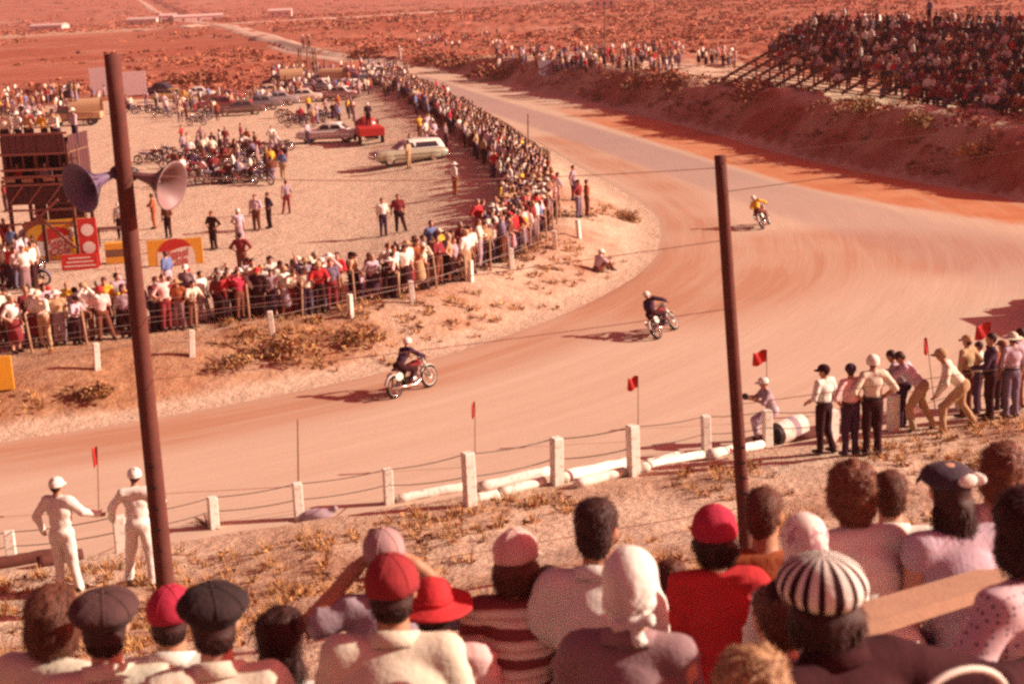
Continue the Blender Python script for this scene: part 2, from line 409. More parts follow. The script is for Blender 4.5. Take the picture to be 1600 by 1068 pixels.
def figure(J, hair='short', top=TOP, bot=BOT, sleeves='short', skirt=False, shorts=False, female=False, bare=False, loose=1.0):
    g = lambda n: np.array(J[n], float)
    pel, che, nek, hd = g('pel'), g('che'), g('nek'), g('head'); sl_, sr = g('sL'), g('sR'); up = che - pel; rt = sr - sl_
    Rt = frame_rot(up, rt); hl, hr = g('hL'), g('hR'); Rp = frame_rot(up, hr - hl)
    w = .9 if female else 1.0
    tz = SKIN if bare else top
    pr = [p_ell(pel, (.165 if not female else .17, .118, .125), bot, Rp), p_ell((pel * .45 + che * .55), (.148 * w, .105, .17), tz, Rt), p_ell(che, (.172 * w, .118, .16), tz, Rt),
          p_cap(sl_ + (sr - sl_) * .08, sr - (sr - sl_) * .08, .063, .063, tz), p_cap(nek - (hd - nek) * .2, nek + (hd - nek) * .6, .058, .052, SKIN)]
    fw = np.array(J.get('look', Rt[:, 1]), float)
    pr += head_prims(hd, fw, hd - nek + np.array((0, 0, .05)), J.get('hs', 1.0), hair)
    for s, S_ in (('L', sl_), ('R', sr)):
        e, wr = g('e' + s), g('w' + s)
        pr += [p_cap(S_, e, .056 * w, .045 * w, tz), p_cap(e, wr, .044 * w, .03, top if sleeves == 'long' else SKIN)]
        d = (wr - e) / (np.linalg.norm(wr - e) + 1e-6); h2 = J.get('hand' + s, d); h2 = np.array(h2, float)
        pr += [p_cap(wr, wr + h2 * .07, .03, .034, SKIN), p_cap(wr + h2 * .07, wr + h2 * .155, .026, .014, SKIN)]
        sd_ = np.cross(h2, (0, 0, 1)); sd_ = sd_ / (np.linalg.norm(sd_) + 1e-6) * (-1 if s == 'L' else 1) * .3 + Rt[:, 1] * .7
        pr += [p_cap(wr + h2 * .03, wr + h2 * .09 + sd_ * .05, .014, .011, SKIN)]
    for s in 'LR':
        H, kn, an = g('h' + s), g('k' + s), g('a' + s)
        pr += [p_cap(H, kn, .088, .06, bot), p_cap(kn, an, .060, .043, SKIN if (skirt or shorts) else bot)]
        t = np.array(J.get('toe' + s, an + Rp[:, 1] * .19 + np.array((0, 0, -.05))), float); back = an + (an - t) * .25
        back[2] = min(an[2], t[2] + .03); pr += [p_cap(back, t, .046, .036, SHOE), p_cap(an, (an * .5 + t * .5), .045, .036, SHOE)]
    L_ = .014 * loose
    for i, p in enumerate(pr):
        if p[5] in (top, bot) and p[5] != SKIN:
            pr[i] = p[:3] + (p[3] + L_, p[4] + L_ * 1.5) + p[5:] if p[0] == 'c' else (p[0], p[1], p[2] + np.array((L_ * 1.2, L_ * 1.4, L_ * .3))) + p[3:]
    if skirt:
        km = (g('kL') + g('kR')) / 2; pr += [p_cap(pel, pel * .35 + km * .65, .16, .2, bot), p_cap(pel * .5 + km * .5, km, .19, .22, bot)]
    return pr
def stand_pose(**kw):
    J = dict(pel=(0, 0, .94), che=(0, .01, 1.27), nek=(0, 0, 1.47), head=(0, .02, 1.635), sL=(-.185, 0, 1.42), sR=(.185, 0, 1.42), eL=(-.24, -.02, 1.13), eR=(.24, -.02, 1.13),
             wL=(-.25, .07, .88), wR=(.25, .07, .88), hL=(-.09, 0, .9), hR=(.09, 0, .9), kL=(-.1, .02, .49), kR=(.1, .02, .49), aL=(-.11, -.02, .09), aR=(.11, -.02, .09))
    J.update(kw); return J
def sit_pose(**kw):
    J = dict(pel=(0, 0, .10), che=(0, .04, .42), nek=(0, .05, .615), head=(0, .075, .775), sL=(-.18, .04, .56), sR=(.18, .04, .56), eL=(-.24, .05, .28), eR=(.24, .05, .28),
             wL=(-.13, .26, .17), wR=(.13, .26, .17), hL=(-.09, .02, .08), hR=(.09, .02, .08), kL=(-.13, .44, .07), kR=(.13, .44, .07), aL=(-.13, .42, -.36), aR=(.13, .42, -.36))
    J.update(kw); return J
_ONES = 'first second third fourth fifth sixth seventh eighth ninth tenth eleventh twelfth thirteenth fourteenth fifteenth sixteenth seventeenth eighteenth nineteenth'.split()
_TENS = 'twenty thirty forty fifty sixty seventy eighty ninety hundred'.split()
def ordn(n):
    if n < 20: return _ONES[n - 1]
    if n >= 100: return 'hundred-and-' + ordn(n - 100) if n > 100 else 'hundredth'
    t, o = divmod(n, 10); return _TENS[t - 2] + '-' + _ONES[o - 1] if o else _TENS[t - 2][:-1] + 'ieth'

# ================================================================== SETTING
def attr_node(nt, name):
    a = nt.nodes.new('ShaderNodeAttribute'); a.attribute_name = name; return a.outputs['Fac']
def mth(nt, op, a, b=None, clamp=False):
    n = nt.nodes.new('ShaderNodeMath'); n.operation = op; n.use_clamp = clamp
    for i, q in enumerate((a, b)):
        if q is None: continue
        if isinstance(q, (int, float)): n.inputs[i].default_value = q
        else: nt.links.new(q, n.inputs[i])
    return n.outputs[0]
def mixc(nt, fac, a, b):
    n = nt.nodes.new('ShaderNodeMixRGB')
    for i, q in enumerate((fac, a, b)):
        if isinstance(q, (int, float)): n.inputs[i].default_value = q
        elif isinstance(q, tuple): n.inputs[i].default_value = (*q, 1)
        else: nt.links.new(q, n.inputs[i])
    return n.outputs[0]
def noise(nt, vec, scale, detail=5, rough=.6, dist=0):
    n = nt.nodes.new('ShaderNodeTexNoise'); n.inputs['Scale'].default_value = scale; n.inputs['Detail'].default_value = detail
    n.inputs['Roughness'].default_value = rough; n.inputs['Distortion'].default_value = dist
    nt.links.new(vec, n.inputs['Vector']); return n.outputs['Fac']
def remap(nt, v, a, b):
    n = nt.nodes.new('ShaderNodeMapRange'); n.inputs[1].default_value = a; n.inputs[2].default_value = b; nt.links.new(v, n.inputs[0]); return n.outputs[0]
def bump(nt, b, h, strength, dist):
    n = nt.nodes.new('ShaderNodeBump'); n.inputs['Strength'].default_value = strength; n.inputs['Distance'].default_value = dist
    nt.links.new(h, n.inputs['Height']); nt.links.new(n.outputs[0], b.inputs['Normal'])
def obco(nt): return nt.nodes.new('ShaderNodeTexCoord').outputs['Object']

SAND = (.48, .335, .245); PALE = (.60, .445, .33); SCRUB = (.26, .070, .044); DRY = (.38, .118, .068)
# ground ----------------------------------------------------------
mg, nt, b = nodes_of('dune_sand')
co = obco(nt)
veg = attr_node(nt, 'veg')
n1 = noise(nt, co, .35, 7, .65); n2 = noise(nt, co, 2.6, 5, .65); n3 = noise(nt, co, .012, 6, .65)
sandc = mixc(nt, remap(nt, n2, .3, .7), SAND, PALE)
scr = mixc(nt, remap(nt, n2, .35, .7), SCRUB, DRY)
scr = mixc(nt, attr_node(nt, 'plain'), mixc(nt, remap(nt, n2, .35, .7), (.27, .125, .072), (.45, .25, .135)), scr)
scr = mixc(nt, remap(nt, n3, .42, .66), scr, (.38, .14, .09))
fac = mth(nt, 'ADD', remap(nt, n1, .28, .72), mth(nt, 'MULTIPLY', mth(nt, 'SUBTRACT', veg, .5), 1.9), True)
n4 = noise(nt, co, .035, 6, .7)
scr = mixc(nt, mth(nt, 'MULTIPLY', remap(nt, n4, .5, .72), .8), scr, (.45, .215, .15))
scr = mixc(nt, mth(nt, 'MULTIPLY', remap(nt, n4, .48, .25), .7), scr, (.25, .062, .045))
fac = mth(nt, 'MULTIPLY', fac, mth(nt, 'MULTIPLY', veg, 3.0, True), True)
nt.links.new(mixc(nt, fac, sandc, scr), b.inputs['Base Color'])
b.inputs['Roughness'].default_value = .95; b.inputs['Specular IOR Level'].default_value = .1
hh = mth(nt, 'ADD', mth(nt, 'MULTIPLY', noise(nt, co, 5, 5, .7), 1.0), mth(nt, 'MULTIPLY', noise(nt, co, 1.2, 3), 1.5))
bump(nt, b, hh, .7, .12)

def axis(dense, lo, hi, st, g, far):
    a = list(np.arange(lo, hi + 1e-6, st)); s_ = st; x = hi
    while x < far: s_ *= g; x += s_; a.append(x)
    s_ = st; x = lo
    return a
xs = axis(0, -34, 40, .45, 1.13, 5500); neg = []; s_ = .45; x = -34
while x > -5500: s_ *= 1.13; x -= s_; neg.append(x)
xs = np.array(neg[::-1] + xs)
ys = np.array([-40, -25, -14, -8, -4, -1] + list(np.arange(1, 125, .45)) + list(np.arange(125, 260, 1.2)))
s_ = 1.2; y = ys[-1]; ex = []
while y < 7200: s_ *= 1.07; y += s_; ex.append(y)
ys = np.r_[ys, ex]
X, Y = np.meshgrid(xs, ys); Z = hgt_np(X, Y)
nx, ny = len(xs), len(ys)
GRID = (xs, ys, Z)
# sink a little under the sheets laid on it
V = np.stack([X, Y, Z], -1).reshape(-1, 3)
ii = (np.arange(ny - 1)[:, None] * nx + np.arange(nx - 1)[None]).ravel()
me = np_mesh('ground', V, np.stack([ii, ii + 1, ii + nx + 1, ii + nx], 1), mg, smooth=True)
d_in, sd_in, _ = poly_dist(X, Y, INL); ins = np.where(sd_in < 0, d_in, -d_in)
d_b, sd_b, _ = poly_dist(X, Y, BANKFOOT); outb = np.where(sd_b < 0, d_b, -d_b)
S_ = X * FN[0] - (Y - FY) * .947
vegv = np.zeros(X.shape)
vegv = np.where(S_ > -.5, .34 + .3 * vnoise(X * .4, Y * .4), vegv)
slope = sstep(.4, 1.5, ins) * (1 - sstep(6.0, 7.5, ins)) * (.42 + .3 * sstep(2, -6, X) + .25 * vnoise(X * .3, Y * .3))
vegv = np.where((ins > 0) & (S_ < 0), np.maximum(slope, .16 * (ins > 8)), vegv)
vegv = np.where(outb > .5, .55 + .3 * vnoise(X * .15, Y * .15) - .6 * sstep(3.6, 5.0, outb) * sstep(13, 10, outb), vegv)
dist = np.hypot(X, Y)
edge_ = 176 + 10 * vnoise(X * .05, Y * .05)
vegv = np.where((Y > edge_) & (X < -16) & (S_ < 0), .85, vegv)
vegv = np.where((Y > 60) & (X < -22 - (Y - 60) * .35 - 3 * vnoise(X * .1, Y * .1)) & (Y > 120), .8, vegv)
vegv = np.where((Y > 232), .86 + .12 * vnoise(X * .02, Y * .02) - .45 * sstep(.45, .7, vnoise(X * .006, Y * .003, 3)), vegv)
vegv = np.where(dist > 1500, vegv, vegv)
vegv = np.where((outb > 16) & (dist < 1500), .85 + .2 * vnoise(X * .05, Y * .05), vegv)
at_ = me.attributes.new('veg', 'FLOAT', 'POINT'); at_.data.foreach_set('value', np.clip(vegv, 0, 1).astype(np.float32).ravel())
at_ = me.attributes.new('plain', 'FLOAT', 'POINT'); at_.data.foreach_set('value', np.maximum(sstep(120, 190, Y), (outb > 1) * 1.0).astype(np.float32).ravel())

ground = tag(link('ground', me), kind='structure')

# race track ------------------------------------------------------
mt, nt, b = nodes_of('track_dirt')
co = obco(nt)
cmb = nt.nodes.new('ShaderNodeCombineXYZ'); nt.links.new(attr_node(nt, 'u'), cmb.inputs[0]); nt.links.new(attr_node(nt, 'v'), cmb.inputs[1])
mp = nt.nodes.new('ShaderNodeMapping'); mp.inputs['Scale'].default_value = (.07, 1.0, 1); nt.links.new(cmb.outputs[0], mp.inputs[0])
st1 = noise(nt, mp.outputs[0], 1.6, 6, .65, .6); st2 = noise(nt, mp.outputs[0], 7.0, 4, .7)
g1 = noise(nt, co, .25, 5, .6); g2 = noise(nt, co, 9, 5, .7)
c = mixc(nt, remap(nt, st1, .32, .68), (.49, .35, .262), (.55, .405, .312))
c = mixc(nt, mth(nt, 'MULTIPLY', remap(nt, st2, .45, .75), .16), c, (.41, .26, .185))
st3 = noise(nt, mp.outputs[0], 22.0, 3, .6, .3)
c = mixc(nt, mth(nt, 'MULTIPLY', remap(nt, st3, .58, .70), mth(nt, 'MULTIPLY', remap(nt, g1, .42, .62), .32)), c, (.33, .19, .125))
grv = mth(nt, 'MULTIPLY', attr_node(nt, 'groove'), mth(nt, 'ADD', remap(nt, st1, .3, .65), .35), True)
c = mixc(nt, mth(nt, 'MULTIPLY', grv, .9), c, (.40, .20, .125))
asph = mth(nt, 'MULTIPLY', attr_node(nt, 'asphalt'), mth(nt, 'ADD', mth(nt, 'MULTIPLY', g1, .6), .65), True)
c = mixc(nt, asph, c, mixc(nt, st2, (.34, .225, .20), (.40, .275, .245)))
orr = mth(nt, 'MULTIPLY', attr_node(nt, 'orange'), mth(nt, 'ADD', remap(nt, st1, .25, .7), .45), True)
c = mixc(nt, orr, c, mixc(nt, remap(nt, g1, .35, .65), (.45, .155, .07), (.52, .225, .12)))
c = mixc(nt, mth(nt, 'MULTIPLY', remap(nt, g2, .55, .8), .3), c, (.33, .22, .15))
nt.links.new(c, b.inputs['Base Color']); b.inputs['Roughness'].default_value = .95; b.inputs['Specular IOR Level'].default_value = .1
bump(nt, b, mth(nt, 'ADD', mth(nt, 'MULTIPLY', st2, 1.2), mth(nt, 'MULTIPLY', g2, .5)), .22, .04)
M_ = 70; t = np.linspace(0, 1, M_)[None, :, None]
G = INNER[:, None, :] * (1 - t) + OUTER[:, None, :] * t
gx, gy = G[..., 0], G[..., 1]
gz = np.zeros(gx.shape) + .022 + .012 * vnoise(gx * .5, gy * .5)
gz[:, 0] = -.05; gz[:, -1] = -.03
N_ = len(INNER); ii = (np.arange(N_ - 1)[:, None] * M_ + np.arange(M_ - 1)[None]).ravel()
me = np_mesh('race_track', np.stack([gx, gy, gz], -1).reshape(-1, 3), np.stack([ii, ii + M_, ii + M_ + 1, ii + 1], 1), mt, smooth=True)
def setattr_(me, n, a): q = me.attributes.new(n, 'FLOAT', 'POINT'); q.data.foreach_set('value', np.asarray(a, np.float32).ravel())
def wpts(px): return [tuple(at(x, y, 0)[:2]) for x, y in px]
d_i, _, arc = poly_dist(gx, gy, [tuple(p) for p in INNER])
setattr_(me, 'u', arc); setattr_(me, 'v', d_i)
ROADC = wpts([(648, 122), (700, 142), (760, 162), (900, 206), (1000, 238), (1150, 288), (1300, 332), (1450, 372), (1600, 415), (1900, 500)])
d_r, _, ar = poly_dist(gx, gy, ROADC)
w_r = 2.3 + 1.2 * sstep(120, 160, ar)
setattr_(me, 'asphalt', (1 - sstep(w_r * .75, w_r * 1.15, d_r)) * (1 - .55 * sstep(100, 150, ar)))
d_o, sd_o, _ = poly_dist(gx, gy, ROADOUT)
setattr_(me, 'orange', sstep(.0, .9, np.where(sd_o < 0, d_o, -d_o)) * sstep(150, 120, gy))
GRV = wpts([(-200, 745), (200, 690), (500, 628), (750, 566), (900, 512), (1010, 455), (1070, 400), (1085, 350), (1050, 300), (950, 255), (860, 215)])
CH = wpts([(1000, 470), (1150, 425), (1300, 390), (1450, 395)])
d_g, _, _ = poly_dist(gx, gy, GRV); d_c, _, _ = poly_dist(gx, gy, CH)
gr_ = np.maximum((1 - sstep(.6, 2.4, d_g)), (1 - sstep(2.0, 7.0, d_c)) * 1.15)
setattr_(me, 'groove', gr_ * (.75 + .35 * vnoise(gx * .3, gy * .3)))
track = tag(link('race_track', me), kind='structure')

# far road across the plain ---------------------------------------
mr, nt, b = nodes_of('far_dirt_road'); co = obco(nt)
nt.links.new(mixc(nt, remap(nt, noise(nt, co, .08, 5), .3, .7), (.40, .26, .21), (.56, .41, .31)), b.inputs['Base Color']); b.inputs['Roughness'].default_value = .95
def ribbon(name, pts, wid, mm, lift=.25, n=120):
    P = smooth_poly(pts, n); T = np.gradient(P, axis=0); T /= np.linalg.norm(T, axis=1)[:, None]; Nn = np.c_[T[:, 1], -T[:, 0]]
    w = np.linspace(-.5, .5, 7); Q = P[:, None] + Nn[:, None] * (w[None, :, None] * wid)
    z = hgt_np(Q[..., 0], Q[..., 1]) + lift
    z[:, 0] -= lift + .3; z[:, -1] -= lift + .3
    ii = (np.arange(n - 1)[:, None] * 7 + np.arange(6)[None]).ravel()
    return link(name, np_mesh(name, np.dstack([Q, z]).reshape(-1, 3), np.stack([ii, ii + 7, ii + 8, ii + 1], 1)[:, ::-1], mm, smooth=True))
tag(ribbon('road', [(-17, 232), (-26, 262), (-40, 312), (-80, 468), (-189, 901), (-340, 1500), (-700, 2600)], 8.5, mr), kind='structure')
tag(ribbon('path', [(-150, 610), (-120, 640), (-70, 690), (-20, 740)], 14, mr, .3), kind='structure')

# ------------------------------------------------------------------ vegetation as masses
def leaf_mats(): return [mat('scrub_brown', (.25, .070, .042), .9, .35, 2.0, 0), mat('scrub_olive', (.22, .095, .04), .9, .35, 2.0, 0), mat('scrub_dry', (.38, .135, .075), .9, .3, 2.0, 0)]
LM = leaf_mats()
LN = [mat('tuft_brown', (.24, .105, .05), .9, .35, 2.0, 0), mat('tuft_olive', (.27, .15, .055), .9, .35, 2.0, 0), mat('tuft_straw', (.50, .27, .11), .9, .3, 2.0, 0)]
def clump_tris(cx, cy, cz, rad, hgt_, n, rng):
    """n leaf-like triangles in a low dome"""
    k = len(cx); a = rng.random((k, n)) * 2 * math.pi; rr = np.sqrt(rng.random((k, n))); zz = rng.random((k, n)) * np.sqrt(np.maximum(0, 1 - rr ** 2 * .85))
    P = np.stack([cx[:, None] + rad[:, None] * rr * np.cos(a), cy[:, None] + rad[:, None] * rr * np.sin(a), cz[:, None] + hgt_[:, None] * zz], -1)
    sz = (rad * .34)[:, None, None] * (.5 + rng.random((k, n, 1)))
    d1 = rng.normal(size=(k, n, 3)); d1 /= np.linalg.norm(d1, axis=-1, keepdims=True); d1[..., 2] = np.abs(d1[..., 2]) * .8
    d2 = rng.normal(size=(k, n, 3)); d2 = d2 - d1 * (d1 * d2).sum(-1, keepdims=True); d2 /= np.linalg.norm(d2, axis=-1, keepdims=True)
    T = np.stack([P + d1 * sz, P - d1 * sz * .4 + d2 * sz * .55, P - d1 * sz * .4 - d2 * sz * .55], -2)
    return T.reshape(-1, 3)
def blades(cx, cy, cz, h, rad, n, rng, wd=.02):
    k = len(cx); a = rng.random((k, n)) * 2 * math.pi; r0 = rad[:, None] * .35 * rng.random((k, n)); lean = .2 + .9 * rng.random((k, n))
    hh = h[:, None] * (.5 + .6 * rng.random((k, n)))
    bx = cx[:, None] + r0 * np.cos(a); by = cy[:, None] + r0 * np.sin(a); bz = np.repeat(cz[:, None] - .02, n, 1)
    tx = bx + np.cos(a) * lean * rad[:, None]; ty = by + np.sin(a) * lean * rad[:, None]; tz = bz + hh
    sx = -np.sin(a) * wd * (.6 + h[:, None]); sy = np.cos(a) * wd * (.6 + h[:, None])
    T = np.stack([np.stack([bx - sx, by - sy, bz], -1), np.stack([bx + sx, by + sy, bz], -1), np.stack([tx, ty, tz], -1)], -2)
    return T.reshape(-1, 3)
def tri_obj(name, T, mats, mi=None):
    return link(name, np_mesh(name, T, np.arange(len(T)).reshape(-1, 3), mats, mi))
def in_view(x, y, z, mx=60):
    X_ = np.asarray(x); Y_ = np.asarray(y); Z_ = np.asarray(z) - CAM_H
    w = X_ * CF.x + Y_ * CF.y + Z_ * CF.z; u = 800 + FPX * (X_ * CR.x + Y_ * CR.y + Z_ * CR.z) / w; v = 534 - FPX * (X_ * CU.x + Y_ * CU.y + Z_ * CU.z) / w
    return (w > 1) & (u > -mx) & (u < 1600 + mx) & (v > -80) & (v < 1130), u, v
# far plain scrub
rg = np.random.default_rng(3)
K = 17000
px_ = rg.random(K) * 1720 - 60; dd = 95 * (22 ** (rg.random(K)))
ang = (px_ - 800) / FPX; x = ang * dd; y = dd.copy()
d_in, sd_in, _ = poly_dist(x, y, INL); ins = np.where(sd_in < 0, d_in, -d_in)
d_b, sd_b, _ = poly_dist(x, y, BANKFOOT); outb = np.where(sd_b < 0, d_b, -d_b)
RD = [(-17, 232), (-26, 262), (-40, 312), (-80, 468), (-189, 901), (-340, 1500), (-700, 2600)]
d_rd, _, _ = poly_dist(x, y, RD)
ok = ((outb > 17) | (y > 245) | ((y > 185) & (x < -17) & (ins > 14)) | ((y > 125) & (x < -24 - (y - 60) * .35))) & (d_rd > 8)
dens = vnoise(x * .02, y * .012, 4) + .6 * vnoise(x * .006, y * .004, 8)
ok &= dens > (-.7 + 1.1 * rg.random(K))
x = x[ok]; y = y[ok]; z = hgt_np(x, y); dd = np.hypot(x, y)
rad = (.5 + .9 * rg.random(len(x))) * (.55 + dd / 420.); rad = np.minimum(rad, 4.5); hh = rad * (.45 + .3 * rg.random(len(x))); hh = np.minimum(hh, 1.7)
T = clump_tris(x, y, z, rad, hh * .6, 14, rg); mi = np.repeat(rg.choice(3, len(x), p=[.2, .15, .65]), 14)
tag(tri_obj('dune_scrub', T, LM, mi), 'low brown dune scrub covering the far plain', 'scrub', kind='stuff')
# hedge line beside the far road
hx, hy = [], []
for i in range(300):
    t_ = rg.random(); q = resample(RD, 400)[int(t_ ** .5 * 250 + 60)]; hx.append(q[0] + 9 + 3 * rg.random() + q[1] * .004); hy.append(q[1])
hx = np.array(hx); hy = np.array(hy); hz = hgt_np(hx, hy); hr_ = 1.2 + hy / 500
tag(tri_obj('scrub_hedge', clump_tris(hx, hy, hz, hr_, hr_ * .8, 14, rg), LM[0]), 'dark line of scrub beside the far road', 'scrub', kind='stuff')
# scrub on the shaded bank
K = 1500; a_ = rg.random(K); q = resample(BANKFOOT, 500)[(a_ * 430).astype(int)]; o = 1.0 + 5.5 * rg.random(K)
x = q[:, 0] + o * .95; y = q[:, 1] + o * .28; keep = vnoise(x * .2, y * .2, 2) > -.15; x = x[keep]; y = y[keep]; z = hgt_np(x, y)
rad = .25 + .45 * rg.random(len(x)); T = clump_tris(x, y, z, rad, rad * .8, 10, rg)
tag(tri_obj('bank_scrub', T, LM, np.repeat(rg.choice(3, len(x), p=[.45, .3, .25]), 10)), 'low scrub growing over the shaded far bank', 'scrub', kind='stuff')
# dry tufts on the infield slope
K = 2600; q = INNER[(rg.random(K) * 100 + 8).astype(int)]; nrm = np.gradient(INNER, axis=0)[(rg.random(K) * 0).astype(int)]
idx = (rg.random(K) * 96 + 8).astype(int); tg = np.gradient(INNER, axis=0)[idx]; tg /= np.linalg.norm(tg, axis=1)[:, None]; o = .9 + 5.2 * rg.random(K)
x = INNER[idx][:, 0] - tg[:, 1] * o + rg.normal(size=K) * .3; y = INNER[idx][:, 1] + tg[:, 0] * o + rg.normal(size=K) * .3
keep = vnoise(x * .35, y * .35, 6) > (.0 + .35 * sstep(-4, 5, x) + .1 * rg.random(K)); x = x[keep]; y = y[keep]; z = hgt_np(x, y)
rad = .16 + .2 * rg.random(len(x)); T = np.concatenate([blades(x, y, z, rad * 1.1, rad, 12, rg, .018), clump_tris(x, y, z, rad, rad * .55, 5, rg)])
mi = np.concatenate([np.repeat(rg.choice(3, len(x), p=[.25, .2, .55]), 12), np.repeat(rg.choice(3, len(x), p=[.4, .2, .4]), 5)])
tag(tri_obj('dry_grass', T, LN, mi), 'dry tufts on the sandy slope below the infield crowd', 'grass', kind='stuff')
# tufts on the near bank
K = 3000; u = rg.random(K) * 32 - 14; s = .3 + 11 * rg.random(K) ** 1.2; x = u * .947 + s * FN[0]; y = FY + u * .322 + s * FN[1]
keep = vnoise(x * .55, y * .55, 9) > (.22 - .35 * sstep(1.5, -5, x) + .2 * rg.random(K)); x = x[keep]; y = y[keep]; z = hgt_np(x, y)
rad = .10 + .16 * rg.random(len(x)); T = np.concatenate([blades(x, y, z, rad * 1.2, rad, 16, rg, .009), clump_tris(x, y, z, rad * .8, rad * .4, 6, rg)])
mi = np.concatenate([np.repeat(rg.choice(3, len(x), p=[.15, .15, .7]), 16), np.repeat(rg.choice(3, len(x), p=[.3, .15, .55]), 6)])
tag(tri_obj('bank_grass', T, LN, mi), 'dry grass tufts on the near sandy bank', 'grass', kind='stuff')

# single bushes ----------------------------------------------------
def bush(px, py, w, h, label, mi0=0, n=420):
    p = ground_at(px, py); o = empty('bush', p)
    st = MB()
    for i in range(7):
        a = random.random() * 6.28; e = (math.cos(a) * w * .35, math.sin(a) * w * .35, h * (.5 + .3 * random.random()))
        st.tube([(0, 0, -.1), (e[0] * .4, e[1] * .4, e[2] * .5), e], [.03, .02, .008], 5)
    st.build('stem', M_DARKWOOD, o)
    nb = 9; A = rg.random(nb) * 6.28; Q = rg.random(nb) ** .5 * w * .36
    cx = np.cos(A) * Q; cy = np.sin(A) * Q; cz = h * .12 * rg.random(nb) - .05; r_ = w * (.16 + .14 * rg.random(nb))
    T = clump_tris(cx, cy, cz, r_, h * (.55 + .5 * rg.random(nb)), n // nb, rg)
    # smaller leaves
    c_ = T.reshape(-1, 3, 3).mean(1, keepdims=True); T = (c_ + (T.reshape(-1, 3, 3) - c_) * .62).reshape(-1, 3)
    f = tri_obj('foliage', T, LN if p.y < 100 else LM, rg.choice(3, len(T) // 3, p=[[.6, .25, .15], [.2, .6, .2], [.25, .2, .55]][mi0])); f.parent = o
    return tag(o, label, 'bush')
bush(562, 535, 2.0, .75, 'dark low bush on the slope above the nearest rider', 0)
bush(435, 552, 2.2, .6, 'dark low bush on the slope left of the nearest rider', 0)
bush(985, 345, 1.5, .55, 'olive bush at the tip of the infield bend', 1)
bush(350, 570, 1.6, .4, 'small low bush right of the tall left pole', 0)
bush(130, 615, 1.8, .4, 'small bush on the slope at the far left', 0)
for px, py, w, h, lb, k in [(1050, 132, 5.0, 1.7, 'tall dark bush on the bank edge left of the grandstand', 0), (985, 138, 5.0, 1.2, 'low dark bush on the bank left of the tall one', 0),
                            (1165, 158, 4.6, 1.9, 'dark bush on the bank below the corner of the grandstand', 0), (1345, 175, 3.0, 1.4, 'olive bush on the bank below the middle of the grandstand', 1),
                            (1440, 196, 2.6, 1.0, 'olive bush on the bank right of the middle one', 1), (1530, 240, 3.0, .8, 'rusty low bush on the shaded bank at the right edge', 2),
                            (570, 92, 9, 2.2, 'long dark bush beyond the road left of the lookout post', 0), (720, 105, 9, 2.4, 'dark bush beyond the road right of the lookout post', 0), (680, 96, 8, 2.0, 'smaller dark bush beyond the road behind the lookout post', 0),
                            (330, 130, 10, 2.0, 'dark bush behind the grey parked sedan', 0), (290, 132, 8, 1.6, 'dark bush right of the white boards', 0), (75, 160, 4, 1.4, 'olive bush behind the timber tower', 1), (775, 118, 8, 1.8, 'dark bush at the foot of the dune crowd', 0)]:
    bush(px, py, w, h, lb, k)
bush(325, 822, .8, .35, 'dry tuft bush at the foot of a white post', 2, 260)

# ------------------------------------------------------------------ near track fence: white posts and strands
fence = empty('track_fence', (0, 0, 0)); tag(fence, 'white post and wire fence along the near edge of the track', 'fence')
FP = []
posts = [(20, 830, 882), (190, 806, 862), (335, 776, 826), (468, 754, 812), (608, 732, 788), (735, 706, 789), (870, 683, 756), (990, 664, 742), (1104, 648, 711), (1200, 640, 700), (1300, 640, 690), (1395, 615, 672), (1500, 592, 640)]
def post_mesh(w, h):
    mb = MB(); mb.box((0, 0, h / 2 - .15), (w, w, h + .3), 0, None, .015); return mb
for i, (x, y0, y1) in enumerate(posts):
    p = ground_at(x, y1); q = at_plane(x, y0, p.y); h = max(.5, q.z - p.z)
    o = post_mesh(.2, h).build('post', M_WHITE, fence); o.location = p; o.rotation_euler = (random.uniform(-.03, .03), random.uniform(-.035, .035), R(19) + random.uniform(-.15, .15)); FP.append((p, h))
FP.sort(key=lambda t: t[0].x)
left = ground_at(-150, 912); FPx = [(left, .9)] + FP + [(Vector((16, 33.3, hgt(16, 33.3))), .9)]
for fr in (.93, .5):
    mb = MB(); pts = []
    for (a, ha), (b_, hb) in zip(FPx[:-1], FPx[1:]):
        A = a + Vector((-.04, .12, ha * fr)); B = b_ + Vector((-.04, .12, hb * fr))
        for k in range(6): t_ = k / 6; pts.append(A.lerp(B, t_) - Vector((0, 0, .05 * 4 * t_ * (1 - t_))))
    mb.tube(pts, .010, 5).build('wire', M_DARKM, fence)
def log(x0, y0, x1, y1, r, label, m_=None, name='log'):
    a = ground_at(x0, y0); b_ = ground_at(x1, y1); a.z += r * .8; b_.z += r * .8
    mb = MB(); n = 8; pts = [a.lerp(b_, k / n) + Vector((0, 0, random.uniform(-.01, .01))) for k in range(n + 1)]
    mb.tube(pts, [r * random.uniform(.92, 1.05) for _ in pts], 12)
    return tag(mb.build(name, m_ or M_WHITE, None, True), label, 'log')
log(620, 786, 728, 766, .12, 'white log on the sand between the fifth and sixth fence posts')
log(748, 768, 858, 742, .13, 'thick white log lying between the sixth and seventh fence posts')
log(745, 784, 778, 777, .09, 'short white log end beside the tallest fence post')
log(782, 775, 850, 757, .10, 'white log lying in front of the thick one')
log(880, 753, 986, 728, .13, 'white log between the seventh and eighth fence posts')
log(900, 762, 975, 742, .10, 'short white log lying in front, left of the eighth post')
log(1005, 738, 1095, 716, .12, 'white log right of the eighth fence post')
log(1008, 728, 1060, 716, .10, 'short white log behind the fence right of the eighth post')
log(1112, 718, 1190, 700, .12, 'white log left of the striped barrel')
log(-30, 893, 92, 872, .14, 'dark rounded strip along the bank at the far left', M_DARKWOOD)  # this and the next: dark rounded strips lying along the bank
